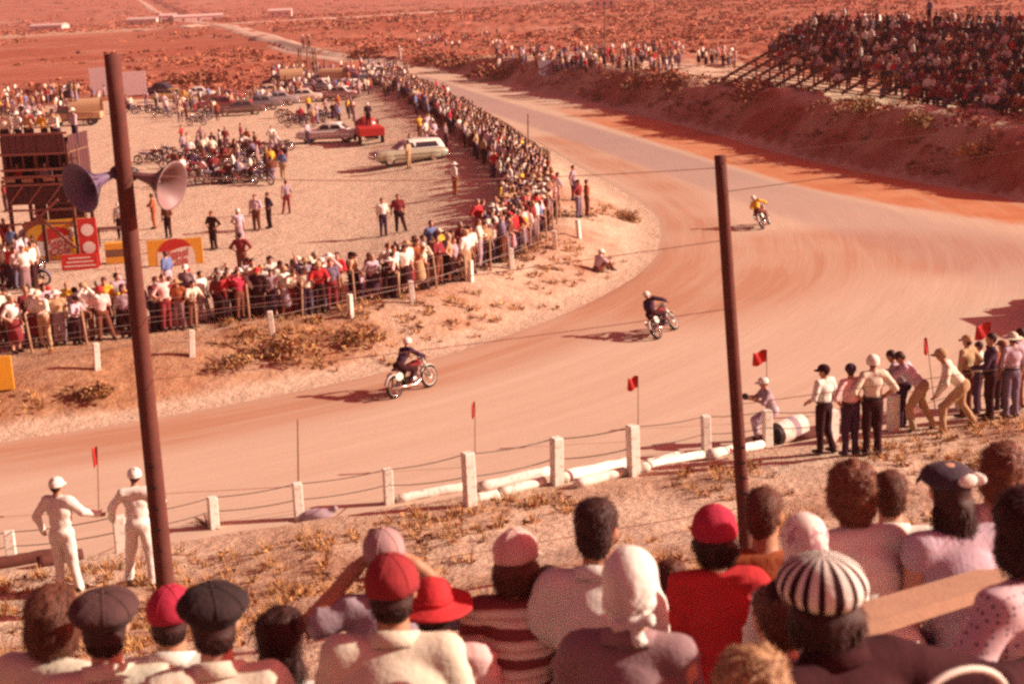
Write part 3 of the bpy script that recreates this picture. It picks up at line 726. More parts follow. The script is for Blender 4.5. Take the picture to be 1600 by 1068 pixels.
log(60, 885, 130, 872, .10, 'short dark rounded strip behind the left marshal', M_DARKWOOD)
# sandbag
p = ground_at(496, 812); V_, Q_, z_ = sdf_mesh([p_ell((0, 0, .12), (.32, .2, .14), 0), p_ell((.2, .05, .1), (.16, .15, .12), 0), p_ell((-.22, 0, .1), (.16, .16, .11), 0), p_cap((.3, 0, .18), (.4, .02, .24), .05, .07, 0)], .03, .06)
o = link('sandbag', np_mesh('sandbag', V_, Q_, fab('mauve'), smooth=True)); o.location = p; tag(o, 'slumped sandbag at the foot of the fourth fence post', 'sandbag')

# flags -------------------------------------------------------------
def flag(px, top, bot, fw, fh, lab, lean=0.0, side=-1, gy=None, drop=.25):
    """a thin staff with a small cloth"""
    p = ground_at(px, bot) if gy is None else Vector(gy)
    q = at_plane(px + lean, top, p.y); h = q - p; o = empty('flag', p)
    MB().tube([(0, 0, -.1), h], [.014, .010], 6).build('staff', M_WOOD, o)
    rows = []
    for i in range(9):
        t_ = i / 8; row = []
        for j in range(7):
            v = j / 6; base = h * (1 - (fh * v) / h.length)
            row.append(base + Vector((side * fw * t_, .05 * math.sin(t_ * 5 + v * 2) * (.4 + t_), -drop * fw * t_ - fh * .12 * t_ * (v - .5) + .02 * math.sin(7 * t_))))
        rows.append(row)
    mb = MB(); mb.grid(rows); o2 = mb.build('cloth', mat('flag_red', (.50, .025, .02), .8, .12, 8, .2), o, True)
    sm = o2.modifiers.new('thick', 'SOLIDIFY'); sm.thickness = .006
    return tag(o, lab, 'flag')
flag(154, 698, 800, .10, .42, 'small furled red flag behind the white dressed marshals', -2)
flag(742, 628, 730, .07, .36, 'furled red flag on a staff at the tallest fence post', 0, -1)
flag(997, 587, 690, .26, .30, 'red pennant flag on a staff above the eighth fence post', 0)
flag(1198, 546, 660, .36, .32, 'square red flag left of the seated cameraman', 0)
flag(1462, 528, 640, .10, .40, 'narrow red flag leaning between the crouching marshals', -14)
flag(1549, 503, 630, .42, .36, 'large red flag behind the rightmost officers', 0)
for px, t_, bt, lb in [(466, 655, 760, 'thin bare wooden stake left of the fourth flag position'), (1203, 600, 690, 'thin bare stake beside the striped barrel')][:1]:
    p = ground_at(px, bt); q = at_plane(px - 1, t_, p.y)
    tag(MB().tube([p - Vector((0, 0, .1)), q], [.022, .016], 6).build('stake', M_WOOD), 'thin bare wooden stake standing at the fourth fence post', 'stake')

# ------------------------------------------------------------------ poles, strands, loudspeakers
def pole(px0, py0, px1, py1, r0, r1, lab):
    p = ground_at(px0, py0); q = at_plane(px1, py1, p.y)
    n = 10; ax = q - p; pts = [p - ax * .04] + [p.lerp(q, k / n) for k in range(n + 1)]
    o = empty('utility_pole', p); mb = MB(); mb.tube([v - p for v in pts], [r0] + [r0 + (r1 - r0) * k / n for k in range(n + 1)], 14)
    mb.build('shaft', M_DARKWOOD, o, True)
    for k in range(5):
        t_ = .12 + .04 * k; c_ = ax * t_ + Vector((0, -r0, 0)); MB().box(c_, (.1, .03, .02)).build('step', M_DARKM, o)
    return tag(o, lab, 'pole'), p, q
PL, pl0, pl1 = pole(262, 950, 175, 85, .135, .105, 'tall dark timber pole on the left carrying two horn loudspeakers')
PRR, pr0, pr1 = pole(1166, 860, 1125, 243, .085, .07, 'thinner dark timber pole standing right of centre')
def on_pole(a, b_, py):
    lo, hi = 0.0, 1.0
    for _ in range(30):
        mid = (lo + hi) / 2
        if pix(a.lerp(b_, mid))[1] > py: lo = mid
        else: hi = mid
    return a.lerp(b_, lo)
def strand(a, b_, sag, lab, r=.0055, m_=None, name='cable'):
    n = 24; pts = [a.lerp(b_, k / n) - Vector((0, 0, sag * 4 * (k / n) * (1 - k / n))) for k in range(n + 1)]
    return tag(MB().tube(pts, r, 5).build(name, m_ or M_WIRE), lab, 'cable')
for k, (ya, yb, sg) in enumerate([(272, 262, .12), (498, 375, .02), (594, 482, .05), (940, 792, .02)]):
    strand(on_pole(pl0, pl1, ya), on_pole(pr0, pr1, yb), sg, m_=mat('pale_cord', (.62, .48, .42), .7), lab=['pale cable between the two poles at loudspeaker height', 'pale strand between the poles crossing the infield crowd', 'pale strand between the poles crossing the nearest rider', 'lowest strand between the poles just above the spectators'][k])
pe = pr0 + (pr0 - pl0) * 1.05; pe.z = hgt(pe.x, pe.y); pe_t = pe + Vector((-.1, 0, 7.4))
pw = pl0 - (pr0 - pl0) * .9; pw.z = hgt(pw.x, pw.y); pw_t = pw + Vector((-.3, 0, 7.4))
for q0, q1, lb in ((pe, pe_t, 'timber pole standing beyond the right edge of the view'), (pw, pw_t, 'timber pole standing beyond the left edge of the view')):
    o = empty('utility_pole', q0); MB().tube([Vector((0, 0, -.4)), (q1 - q0) * .5, q1 - q0], [.11, .10, .085], 14).build('shaft', M_DARKWOOD, o, True); tag(o, lb, 'pole')
def height_for(a, base, x, y):
    """height on the upright at base whose taut strand from a crosses the sight line through (x, y)"""
    best = None
    for k in range(220):
        e = base + Vector((0, 0, .1 + k * .05)); lo, hi = 0.0, 1.0
        for _ in range(18):
            mid = (lo + hi) / 2
            if pix(a.lerp(e, mid))[0] < x: lo = mid
            else: hi = mid
        d_ = abs(pix(a.lerp(e, lo))[1] - y)
        if best is None or d_ < best[0]: best = (d_, e)
    return best[1]
for k, (ya, yb) in enumerate([(246, 190), (300, 232), (632, 566), (735, 668)]):
    a = on_pole(pr0, pr1, ya); e = height_for(a, pe, 1600, yb)
    strand(a, e, .03, r=.0045, lab='pale strand running right from the thin pole, ' + ['topmost of four', 'second from the top', 'third from the top, crossing the marshals', 'lowest of the four'][k])
a = on_pole(pl0, pl1, 515); strand(a, pw.lerp(pw_t, .55), .05, 'strand running left from the tall pole')
def horn(c, d, lab, r=.33, L=.58, em=None):
    d = Vector(d).normalized(); o = empty('horn_loudspeaker', c)
    z = d; x = z.cross(Vector((0, 0, 1))).normalized(); y = z.cross(x); Mx = Matrix((x, y, z)).transposed().to_4x4()
    prof = [(.05 + (r - .05) * (math.exp(3.0 * k / 12) - 1) / (math.exp(3.0) - 1), -L + L * k / 12) for k in range(13)]
    outer = prof + [(r + .012, 0), (r + .014, .012), (r, .016)]; inner = [(max(.01, q[0] - .012), q[1] + .01) for q in prof[::-1]]
    mb = MB(); mb.lathe(outer + inner, 28, 0, Mx); mb.build('bell', em or mat('horn_enamel', (.13, .085, .15), .5, .15, 8, .05), o, True)
    for k in range(0): pass
    mb = MB(); mb.lathe([(0.001, -L - .02), (.09, -L - .02), (.095, -L - .1), (.085, -L - .2), (.001, -L - .2)], 18, 0, Mx); mb.build('driver', M_DARKM, o, True)
    mb = MB(); mb.lathe([(.001, .02 - L * .35), (.035, -L * .38), (.055, -L * .55), (.03, -L * .8), (.001, -L * .8)], 16, 0, Mx); mb.build('centre_cone', M_STEEL, o, True)
    mb = MB()
    for k in range(14):
        a = 2 * math.pi * k / 14; q0 = Mx @ Vector((.05 * math.cos(a), .05 * math.sin(a), -L * .55)); q1 = Mx @ Vector((r * .93 * math.cos(a), r * .93 * math.sin(a), -.03)); qm = Mx @ Vector((r * .36 * math.cos(a), r * .36 * math.sin(a), -.24))
        mb.tube([q0, qm, q1], .006, 4)
    mb.build('rib', M_DARKM, o)
    return tag(o, lab, 'loudspeaker'), Mx
hp = on_pole(pl0, pl1, 272)
c1 = at_plane(126, 294, hp.y - .45); o1, _ = horn(c1, (-.56, -.80, -.20), 'dark horn loudspeaker on the left side of the tall pole, mouth showing')
c2 = at_plane(268, 290, hp.y - .1); o2, _ = horn(c2, (.82, -.36, -.22), 'paler horn loudspeaker on the right side of the tall pole', em=mat('horn_pale', (.22, .13, .13), .5, .2, 6, .05))
for o_, c_, d_ in ((o1, c1, Vector((-.56, -.80, -.20)).normalized()), (o2, c2, Vector((.82, -.36, -.22)).normalized())):
    q = -d_ * .74; MB().tube([q, (hp - c_) * .8 + q * .2, hp - c_], .022, 7).build('bracket', M_STEEL, o_)

# ================================================================== INFIELD FENCES
CROWD = smooth_poly([(-22, 38.8), (-15.7, 42.4), (-13.9, 43.0), (-11.5, 44.6), (-8.4, 46.0), (-6, 46.7), (-3.5, 48.8), (-1.8, 51.3), (.1, 54.7), (1.6, 60.3), (2.3, 67.5), (1.8, 78.4), (.1, 93.7), (-2.3, 113.2), (-5.6, 134.3), (-9.4, 158.9), (-14.5, 180)], 700)
cT = np.gradient(CROWD, axis=0); cT /= np.linalg.norm(cT, axis=1)[:, None]; cN = np.c_[cT[:, 1], -cT[:, 0]]      # towards the track
cA = np.r_[0, np.cumsum(np.hypot(*np.diff(CROWD, axis=0).T))]
def crowd_pt(a, off):
    i = min(len(cA) - 1, int(np.searchsorted(cA, a))); return CROWD[i] + cN[i] * off, cN[i]
wf = empty('wire_fence'); tag(wf, 'wire fence on rough wooden posts holding back the infield crowd', 'fence')
pm = MB(); pm.tube([(0, 0, -.25), (.01, 0, .6), (0, .01, 1.25)], [.04, .037, .032], 8); pm = pm.mesh('post', mat('bleached_stake', (.40, .24, .15), .9, .25, 7), True)
a = 1.0; wp = []
while a < cA[-1] - 2:
    q, n_ = crowd_pt(a, .42); z = hgt(*q); o = link('post', pm, wf); o.location = (q[0], q[1], z); o.rotation_euler = (random.uniform(-.05, .05), random.uniform(-.05, .05), random.random() * 3)
    wp.append(Vector((q[0], q[1], z))); a += 1.75 if a < 60 else 3.0
for hh in (.45, .8, 1.15):
    MB().tube([p + Vector((0, 0, hh)) for p in wp], .005, 4).build('wire', M_WIRE, wf)
pf = empty('post_fence'); tag(pf, 'row of short white posts with a wire below the infield crowd', 'fence')
wp = []
ip = [(-120, 600), (-20, 590), (152, 577), (300, 556), (426, 524), (548, 496), (645, 474), (736, 440), (800, 420), (868, 390), (905, 372)]
for x, y in ip:
    p = ground_at(x, y); mb = MB(); mb.box((0, 0, .32), (.17, .17, .95), 0, None, .015); o = mb.build('post', M_WHITE, pf); o.location = p; o.rotation_euler = (random.uniform(-.08, .08), random.uniform(-.08, .08), random.random()); wp.append(p)
MB().tube([p + Vector((0, -.09, .62)) for p in wp], .008, 4).build('wire', M_WIRE, pf)
# slatted snow fence on the far side of the bend
sf = empty('slat_fence'); tag(sf, 'low brown slatted fence between the far crowd and the straight', 'fence')
sm_ = MB(); sm_.box((0, 0, .5), (.05, .02, 1.25)); sm_ = sm_.mesh('slat', M_WOOD)
i0 = int(np.searchsorted(cA, 62)); q0 = None
SFP = [crowd_pt(a, 1.6)[0] for a in np.arange(58, 92, .12)]
for q in SFP:
    o = link('slat', sm_, sf); o.location = (q[0], q[1], hgt(*q)); o.rotation_euler = (random.uniform(-.05, .05), random.uniform(-.04, .04), 1.4 + random.uniform(-.2, .2))
for hh in (.3, .9):
    MB().tube([(q[0] + .02, q[1], hgt(*q) + hh) for q in SFP[::6]], .012, 4).build('wire', M_WIRE, sf)
# yellow board at the left edge
p = ground_at(8, 612); o = empty('sign_board', p, R(12)); MB().box((-.25, 0, .55), (1.05, .05, .98), 0, None, .01).build('board', M_YEL, o)
for x_ in (-.6, .15): MB().box((x_, .06, .3), (.07, .07, 1.1)).build('leg', M_WOOD, o)
tag(o, 'plain yellow board standing on the slope at the left edge', 'sign')

# ================================================================== TIMBER TOWER
tp = at(90, 402, .42); tp.z = hgt(tp.x, tp.y); tw = empty('timber_tower', tp, R(-4)); tag(tw, 'dark boxy timber tower with railed openings behind the drink stall', 'tower')
W, D, LV = 2.8, 2.2, (2.55, 3.0, 4.75)
M_TW1 = mat('stained_panel', (.13, .05, .055), .8, .25, 5); M_TW2 = mat('dark_board', (.085, .03, .032), .9, .3, 6); M_TW3 = mat('stained_rail', (.30, .13, .11), .8, .25, 5)  # darkest boards go on the lower front, sides and back
for x_ in (-W / 2, 0, W / 2):
    for y_ in (-D / 2, D / 2): MB().box((x_, y_, 2.5), (.14, .14, 5.4)).build('post', M_DARKWOOD, tw)
for z_ in (LV[0], LV[2]):
    for k in range(8): MB().box((0, -D / 2 + .17 + k * (D - .34) / 7, z_), (W + .25, .28, .05)).build('deck_board', M_WOOD, tw)
for k in range(9):
    x_ = -W / 2 + .2 + k * (W - .4) / 8
    MB().box((x_, -D / 2 - .11, 5.15), (.34, .03, .78)).build('panel', M_TW1, tw)
    MB().box((x_, -D / 2 - .11, 2.95), (.34, .03, .7)).build('panel', M_TW2, tw)
    MB().box((x_, D / 2 + .09, 3.9), (.36, .03, 2.6)).build('back_panel', M_TW2, tw)
for s_ in (-1, 1):
    for k in range(6): MB().box((s_ * (W / 2 + .09), -D / 2 + .2 + k * .4, 4.0), (.03, .37, 2.9)).build('side_panel', M_TW2, tw)
for z_ in (3.4, 3.75, 4.05, 4.72, 5.58): MB().box((0, -D / 2 - .15, z_), (W + .3, .05, .1)).build('rail', M_TW3, tw)
for k in range(6): MB().box((-W / 2 + .3 + k * .54, -D / 2 - .02, 4.4), (.07, .06, .6)).build('mullion', M_TW1, tw)
MB().beam((-W / 2, -D / 2 - .2, .9), (W / 2 * .6, -D / 2 - .2, 2.75), .05, .11).build('brace', M_TW3, tw)
MB().beam((W / 2, -D / 2 - .2, .6), (-W / 2 * .2, -D / 2 - .2, 2.2), .05, .11).build('brace', M_TW3, tw)
for z_ in (1.7, 2.3): MB().box((0, -D / 2 - .13, z_), (W + .2, .05, .09)).build('rail', M_TW3, tw)
for k in range(4): MB().box((-.9 + k * .6, D / 2 - .1, 1.2), (.55, .03, 2.3)).build('back_panel', M_TW2, tw)
for k in range(11): MB().box((W / 2 + .35, -D / 2 - .25 - .0, .3 + k * .42), (.42, .04, .05)).build('ladder_rung', M_WOOD, tw)
for s_ in (-1, 1): MB().box((W / 2 + .35 + s_ * .22, -D / 2 - .25, 2.5), (.05, .07, 5.2)).build('ladder_rail', M_WOOD, tw)
for k in range(4): MB().beam((-W / 2 + .1 + k * .85, -D / 2 - .19, 2.62), (-W / 2 + .75 + k * .85, -D / 2 - .19, 3.36), .04, .07).build('brace', M_TW3, tw)
for k, (x_, z_) in enumerate([(-1.2, 3.62), (-.4, 3.6), (.55, 3.63), (1.2, 3.6)]): MB().box((x_, -D / 2 - .2, z_), (.5, .03, .16)).build('plank', M_PLANK, tw)
TOWER = (tp, W, D, LV)

# drink stall boards ------------------------------------------------
M_SIGNY = mat('sign_yellow', (.74, .37, .05), .6, .1, 4, .05); M_SIGNR = mat('sign_red', (.52, .035, .03), .6, .1, 4, .05); M_SIGNW = mat('sign_cream', (.78, .72, .66), .6, .06, 4, .05)
M_SIGNT = mat('sign_letter_red', (.50, .08, .08), .6, .1, 4, 0)
def text_part(txt, size, m_, parent, loc, shear=.25, name='lettering', bold=.012):
    cu = bpy.data.curves.new(name, 'FONT'); cu.body = txt; cu.size = size; cu.align_x = 'CENTER'; cu.align_y = 'CENTER'; cu.shear = shear; cu.offset = bold; cu.extrude = .004; cu.resolution_u = 2
    t = bpy.data.objects.new(name, cu); COL.objects.link(t)
    me = bpy.data.meshes.new_from_object(t); COL.objects.unlink(t); bpy.data.objects.remove(t)
    me.materials.clear(); me.materials.append(m_); o = link(name, me, parent); o.location = loc; o.rotation_euler = (math.pi / 2, R(-6), 0); return o
def cap_sign(px, py, w, h, lab, rz):
    p = at(px, py, .42); p.z = hgt(p.x, p.y); o = empty('drink_sign', p, rz)
    MB().box((0, 0, h / 2 + .05), (w, .05, h), 0, None, .01).build('board', M_SIGNY, o)
    for s_ in (-1, 1): MB().box((s_ * (w / 2 - .05), .06, h / 2), (.08, .07, h + .1)).build('frame', M_WOOD, o)
    cx, cz, r = .02, h * .36, w * .34
    def disc(z0, z1, y, mm, nm):
        top, bot = [], []
        for k in range(25):
            a = math.pi * k / 24; x_ = -r * math.cos(a); zc = math.sqrt(max(0, r * r - x_ * x_))
            lo = max(z0(x_), -r * .45); hi = min(z1(x_), zc)
            if hi > lo: top.append((cx + x_, y, cz + hi)); bot.append((cx + x_, y, cz + lo))
        MB().grid([bot, top]).build(nm, mm, o)
    wave = lambda x_: r * .42 + r * .12 * math.sin(x_ / r * 2.6)
    disc(lambda x_: wave(x_), lambda x_: 9, -.030, M_SIGNR, 'emblem_top')
    disc(lambda x_: -9, lambda x_: wave(x_) - .02, -.030, M_SIGNW, 'emblem_band')
    text_part('Pepsi', r * .62, M_SIGNT, o, (cx, -.036, cz + r * .16)); text_part('Cola', r * .55, M_SIGNT, o, (cx + .05, -.036, cz - r * .26))
    return tag(o, lab, 'sign')
s1 = cap_sign(92, 407, 2.55, 1.75, 'yellow drink board with red and white cap emblem under the timber tower', R(8)); 
s2 = cap_sign(276, 414, 2.3, 1.1, 'low yellow drink board with red and white cap emblem right of the tall pole', R(8))
p = at(143, 416, .42); p.z = hgt(p.x, p.y) ; o = empty('drink_sign', p, R(8)); MB().box((0, 0, 1.05), (.78, .06, 2.1), 0, None, .01).build('board', M_SIGNR, o)
for k, z_ in enumerate((1.6, .85)):
    mb = MB(); mb.lathe([(.26, -.035), (.26, -.04), (.001, -.042)], 20, 0, Matrix.Rotation(math.pi / 2, 4, 'X').inverted() @ Matrix.Translation((0, 0, 0))); d_ = mb.build('emblem', M_SIGNW, o); d_.location = (0, -.0, z_); d_.rotation_euler = (math.pi, 0, 0)
    d_.rotation_euler = (0, 0, 0)
tag(o, 'tall red panel with two white round marks beside the yellow board', 'sign')
p = at(126, 420, .42); p.z = hgt(p.x, p.y); o = empty('counter_front', p, R(8)); MB().box((0, 0, .35), (1.5, .06, .66), 0, None, .01).build('board', M_SIGNR, o)
for k in range(3): MB().box((0, -.036, .18 + .17 * k), (1.3 - .2 * k, .008, .05)).build('stripe', M_SIGNW, o)
tag(o, 'low red counter front with pale stripes at the drink stall', 'counter')
p = at(182, 410, .42); p.z = hgt(p.x, p.y); o = empty('crate_stack', p, R(8))
for k in range(3): MB().box((0, 0, .15 + k * .3), (.8, .45, .28), 0, None, .01).build('crate', [M_SIGNY, M_WOOD, M_SIGNY][k], o)
tag(o, 'stacked yellow and brown drink crates beside the tall left pole', 'crates')
p = at(180, 385, .42); p.z = hgt(p.x, p.y); o = empty('stall_table', p, R(8)); MB().box((0, 0, .9), (1.6, .7, .05)).build('table_top', M_DARKWOOD, o)
for sx in (-.7, .7):
    for sy in (-.28, .28): MB().box((sx, sy, .44), (.06, .06, .88)).build('leg', M_WOOD, o)
tag(o, 'trestle table with a dark top behind the drink crates', 'table')

# white boards and lookout posts -----------------------------------
for px, py, w, h, lb in [(158, 152, 2.4, 3.4, 'tall white board left of the top of the tall pole'), (212, 152, 2.9, 2.9, 'broad white board right of the top of the tall pole')]:
    p = ground_at(px, py); o = empty('white_board', p, R(10)); MB().box((0, 0, h / 2 + .25), (w, .06, h), 0, None, .01).build('panel', mat('board_white', (.66, .55, .56), .7, .05, 1), o)
    for s_ in (-1, 1): MB().box((s_ * (w / 2 - .1), .08, h / 2), (.1, .1, h + .3)).build('post', M_WOOD, o); MB().beam((s_ * (w / 2 - .1), .1, h * .8), (s_ * (w / 2 - .1), 1.4, 0), .07, .07).build('brace', M_WOOD, o)
    tag(o, lb, 'board')
def lookout(px, py, h, lb, w=1.5):
    p = ground_at(px, py); o = empty('lookout_post', p, .3)
    for sx in (-1, 1):
        for sy in (-1, 1): MB().tube([(sx * w * .55, sy * w * .55, -.1), (sx * w * .42, sy * w * .42, h)], .09, 6).build('post', M_WOOD, o)
    for k in range(5): MB().box((-w * .45 + k * w * .225, 0, h), (w * .21, w, .06)).build('deck_board', M_WOOD, o)
    for s_ in (-1, 1):
        MB().beam((-w * .5, s_ * w * .47, .4), (w * .44, s_ * w * .43, h - .3), .05, .1).build('brace', M_WOOD, o); MB().beam((s_ * w * .5, -w * .47, .4), (s_ * w * .44, w * .43, h - .3), .05, .1).build('brace', M_WOOD, o)
    return tag(o, lb, 'lookout'), p
LK1, lk1 = lookout(483, 130, 4.6, 'wooden lookout platform behind the parked cars', 2.2)
LK2, lk2 = lookout(627, 127, 2.6, 'short wooden lookout post at the corner of the road', 1.6)
for px, t_, b_, lb in [(480, 55, 140, 'tall thin post beside the far lookout platform'), (945, 8, 100, 'thin dark post far behind the dune crowd'), (825, 178, 250, 'thin pole at the edge of the straight')]:
    p = ground_at(px, b_); q = at_plane(px, t_, p.y); tag(MB().tube([p, q], [.12, .09] if p.y > 120 else [.06, .05], 6).build('pole', M_WOOD), lb, 'pole')
p = ground_at(862, 122); o = empty('notice_board', p, R(12)); MB().box((0, 0, 1.2), (3.0, .06, 1.7)).build('panel', fab('mauve'), o)
for s_ in (-1, 1): MB().box((s_ * 1.3, .08, .7), (.1, .1, 1.6)).build('leg', M_WOOD, o)
tag(o, 'dull pink notice board in front of the dune crowd', 'sign')
for i, (px, py, w, h, lb) in enumerate([(470, 22, 14, 4, 'pale low building on the far plain, nearest the top centre'), (118, 14, 22, 3.5, 'pale long building near the left horizon'), (262, 12, 20, 4, 'pale building left of the road on the horizon'), (300, 14, 10, 5, 'small pale building right of the horizon road'), (962, 18, 9, 4, 'small pale building on the far plain right of centre'), (345, 9, 30, 3.5, 'low pale shed farthest off on the horizon')]):
    q = at(px, max(py, 14) + 8, 0); k = min(1.0, 900 / q.y); q = Vector((q.x * k, q.y * k, 0)); q = Vector(((px - 800) / FPX * min(q.y, 900), min(q.y, 900), 0)); q.z = hgt(q.x, q.y)
    o = empty('shed', q, R(random.uniform(-15, 15))); MB().box((0, 0, h / 2), (w, w * .4, h)).build('wall', mat('limewash', (.70, .55, .50), .9), o)
    mb = MB(); hw, hd = w / 2 + .3, w * .2 + .3; mb.add([(-hw, -hd, h), (hw, -hd, h), (hw, hd, h), (-hw, hd, h), (-hw, 0, h + 1.3), (hw, 0, h + 1.3)], [(0, 1, 5, 4), (2, 3, 4, 5), (0, 4, 3), (1, 2, 5), (3, 2, 1, 0)]); mb.build('roof', mat('pale_roof', (.60, .45, .42), .8), o)
    for k in range(3): MB().box((-w * .3 + k * w * .3, -w * .2 - .03, h * .5), (1.2, .06, 1.3)).build('window', M_GLASS, o)
    tag(o, lb, 'building')

# ================================================================== GRANDSTAND
GA = Vector((18.4, 120.6, 0)); GB = Vector((31.2, 73.0, 0)); gdir = (GB - GA).normalized(); gn = Vector((-gdir.y, gdir.x, 0)); gn = gn if gn.x > 0 else -gn
GL = (GB - GA).length; GROWS, GSTEP, GRISE = 12, .77, .365
gz0 = hgt(*(GA + gn * 4)[:2]) + .15
gs = empty('grandstand', (GA.x, GA.y, gz0)); tag(gs, 'wooden bleacher grandstand packed with spectators at upper right', 'grandstand')
for k in range(GROWS):
    for nm, off, dz, wd in (('seat_board', .0, .42, .3), ('foot_board', .38, .18, .3)):
        a_ = gn * (k * GSTEP + off) + Vector((0, 0, k * GRISE + dz)); b_ = a_ + gdir * GL
        MB().beam(a_, b_, wd, .05).build(nm, M_PLANK, gs)
for j in range(20):
    a_ = gdir * (GL * j / 19) + Vector((0, 0, .1)); e = a_ + gn * (GROWS * GSTEP) + Vector((0, 0, GROWS * GRISE))
    MB().beam(a_ + Vector((0, 0, .05)), e + Vector((0, 0, .05)), .12, .22).build('stringer', M_DARKWOOD, gs)
    for q in (.35, .68, 1.0):
        t_ = a_.lerp(e, q); MB().box((t_.x, t_.y, t_.z / 2 - .9), (.14, .14, t_.z + 1.7)).build('support', M_DARKWOOD, gs)

# ================================================================== MOTORCYCLES
def wheel_parts(par, y, r, white):
    ax = Matrix.Translation((0, y, r)) @ Matrix.Rotation(math.pi / 2, 4, 'Y')
    w = MB(); n = 12; prof = [(r - .045 + .045 * math.cos(2 * math.pi * k / n), .048 * math.sin(2 * math.pi * k / n)) for k in range(n)]
    w.lathe(prof, 28, 0, ax, True); wo_ = w.build('wheel', M_RUB, par, True)
    rb = MB(); rb.lathe([(r - .085, -.035), (r - .07, -.04), (r - .065, 0), (r - .07, .04), (r - .085, .035), (r - .09, 0)], 28, 0, ax, True); rb.build('rim', M_CHROME if not white else M_WHITE, wo_, True)
    sp = MB()
    for k in range(18):
        a = 2 * math.pi * k / 18; s_ = .03 if k % 2 else -.03
        sp.tube([ax @ Vector((.04 * math.cos(a + .3), .04 * math.sin(a + .3), s_)), ax @ Vector(((r - .08) * math.cos(a), (r - .08) * math.sin(a), 0))], .0035, 4)
    sp.build('spoke', M_CHROME, wo_)
    hb = MB(); hb.lathe([(.001, -.07), (.07, -.07), (.085, -.05), (.085, .05), (.07, .07), (.001, .07)], 16, 0, ax); hb.build('hub', M_WHITE if white else M_STEEL, wo_, True)
def motorcycle(name='motorcycle', tank='maroon', plates=True, white=False):
    o = empty(name); Rw = .325
    wheel_parts(o, -.68, Rw, False); wheel_parts(o, .70, Rw, white)
    f = MB(); T_ = lambda pts, r_=.018, mi=0: f.tube(pts, r_, 7, mi)
    T_([(0, .46, .92), (0, .2, .40), (0, -.15, .30), (0, -.25, .62), (0, .40, .84)]); T_([(0, -.25, .62), (0, -.48, .70)])
    for s_ in (-1, 1): T_([(s_ * .09, -.15, .32), (s_ * .09, -.68, Rw)]); T_([(s_ * .08, -.25, .66), (s_ * .10, -.62, .62)]); T_([(s_ * .1, -.68, Rw), (s_ * .1, -.56, .66)], .024)
    f.build('frame', M_DARKM, o, True)
    f = MB()
    for s_ in (-1, 1): f.tube([(s_ * .09, .70, Rw), (s_ * .09, .56, .66), (s_ * .085, .46, .96)], [.026, .03, .024], 8)
    f.box((0, .48, .9), (.2, .05, .04)); f.build('fork', M_STEEL, o, True)
    MB().tube([(-.36, .30, .98), (-.2, .40, 1.0), (0, .46, 1.0), (.2, .40, 1.0), (.36, .30, .98)], .012, 7).build('handlebar', M_CHROME, o, True)
    e = MB(); e.box((0, .02, .38), (.24, .42, .22), 0, None, .04)
    e.ell((.12, .0, .38), (.03, .13, .1), 12, 6); e.ell((-.12, .0, .38), (.03, .13, .1), 12, 6); e.build('crankcase', M_STEEL, o, True)
    c_ = MB(); rot = Matrix.Rotation(R(-12), 4, 'X')
    for k in range(8): c_.lathe([(.001, 0), (.085, 0), (.085, .012), (.001, .012)], 14, 0, Matrix.Translation((0, .06, .49 + k * .026)) @ rot)
    c_.build('cylinder', M_STEEL, o)
    V_, Q_, _z = sdf_mesh([p_ell((0, .28, .80), (.13, .22, .11), 0), p_ell((0, .05, .78), (.11, .18, .09), 0)], .025, .06); link('fuel_tank', np_mesh('fuel_tank', V_, Q_, fab(tank) if tank in FAB else tank, smooth=True), o)
    V_, Q_, _z = sdf_mesh([p_ell((0, -.28, .76), (.13, .2, .05), 0), p_ell((0, -.52, .80), (.10, .16, .05), 0)], .025, .06); link('saddle', np_mesh('saddle', V_, Q_, fab('black'), smooth=True), o)
    for y_, a0, a1, nm in ((-.68, 10, 150, 'rear_fender'), (.70, 35, 150, 'front_fender')):
        g = []
        for k in range(13):
            a = R(a0 + (a1 - a0) * k / 12); rr = Rw + .035; row = []
            for j in range(5): q = (j - 2) / 2; row.append((q * .07, y_ - (rr - .02 * q * q) * math.cos(a) * (1 if y_ < 0 else -1) * (1), Rw + (rr - .025 * q * q) * math.sin(a)))
            g.append(row)
        o2 = MB().grid(g).build(nm, M_WHITE if white else fab(tank) if tank in FAB else tank, o, True); o2.modifiers.new('t', 'SOLIDIFY').thickness = .005
    MB().tube([(.12, .14, .50), (.17, .24, .36), (.18, .0, .26), (.19, -.4, .28), (.20, -.95, .36)], [.022, .022, .022, .03, .045], 9).build('exhaust', M_CHROME, o, True)
    for s_ in (-1, 1):
        MB().tube([(s_ * .12, -.2, .34), (s_ * .26, -.2, .34)], .014, 6).build('footpeg', M_RUB, o)
        if plates: MB().ell((s_ * .19, -.60, .60), (.012, .155, .115), 16, 8).build('number_plate', M_WHITE, o, True)
    if plates: MB().ell((0, .60, .90), (.13, .012, .11), 16, 8).build('number_plate', M_WHITE, o, True)
    else:
        mb = MB(); mb.lathe([(.001, -.1), (.06, -.08), (.09, 0), (.085, .02), (.001, .03)], 14, 0, Matrix.Translation((0, .56, .86)) @ Matrix.Rotation(-math.pi / 2, 4, 'X')); mb.build('headlamp', M_CHROME, o, True)
    return o
bikeA = motorcycle('motorcycle', 'maroon', False); bikeB = motorcycle('motorcycle', 'slate', False)
raceA = motorcycle('motorcycle', 'maroon', True, True)
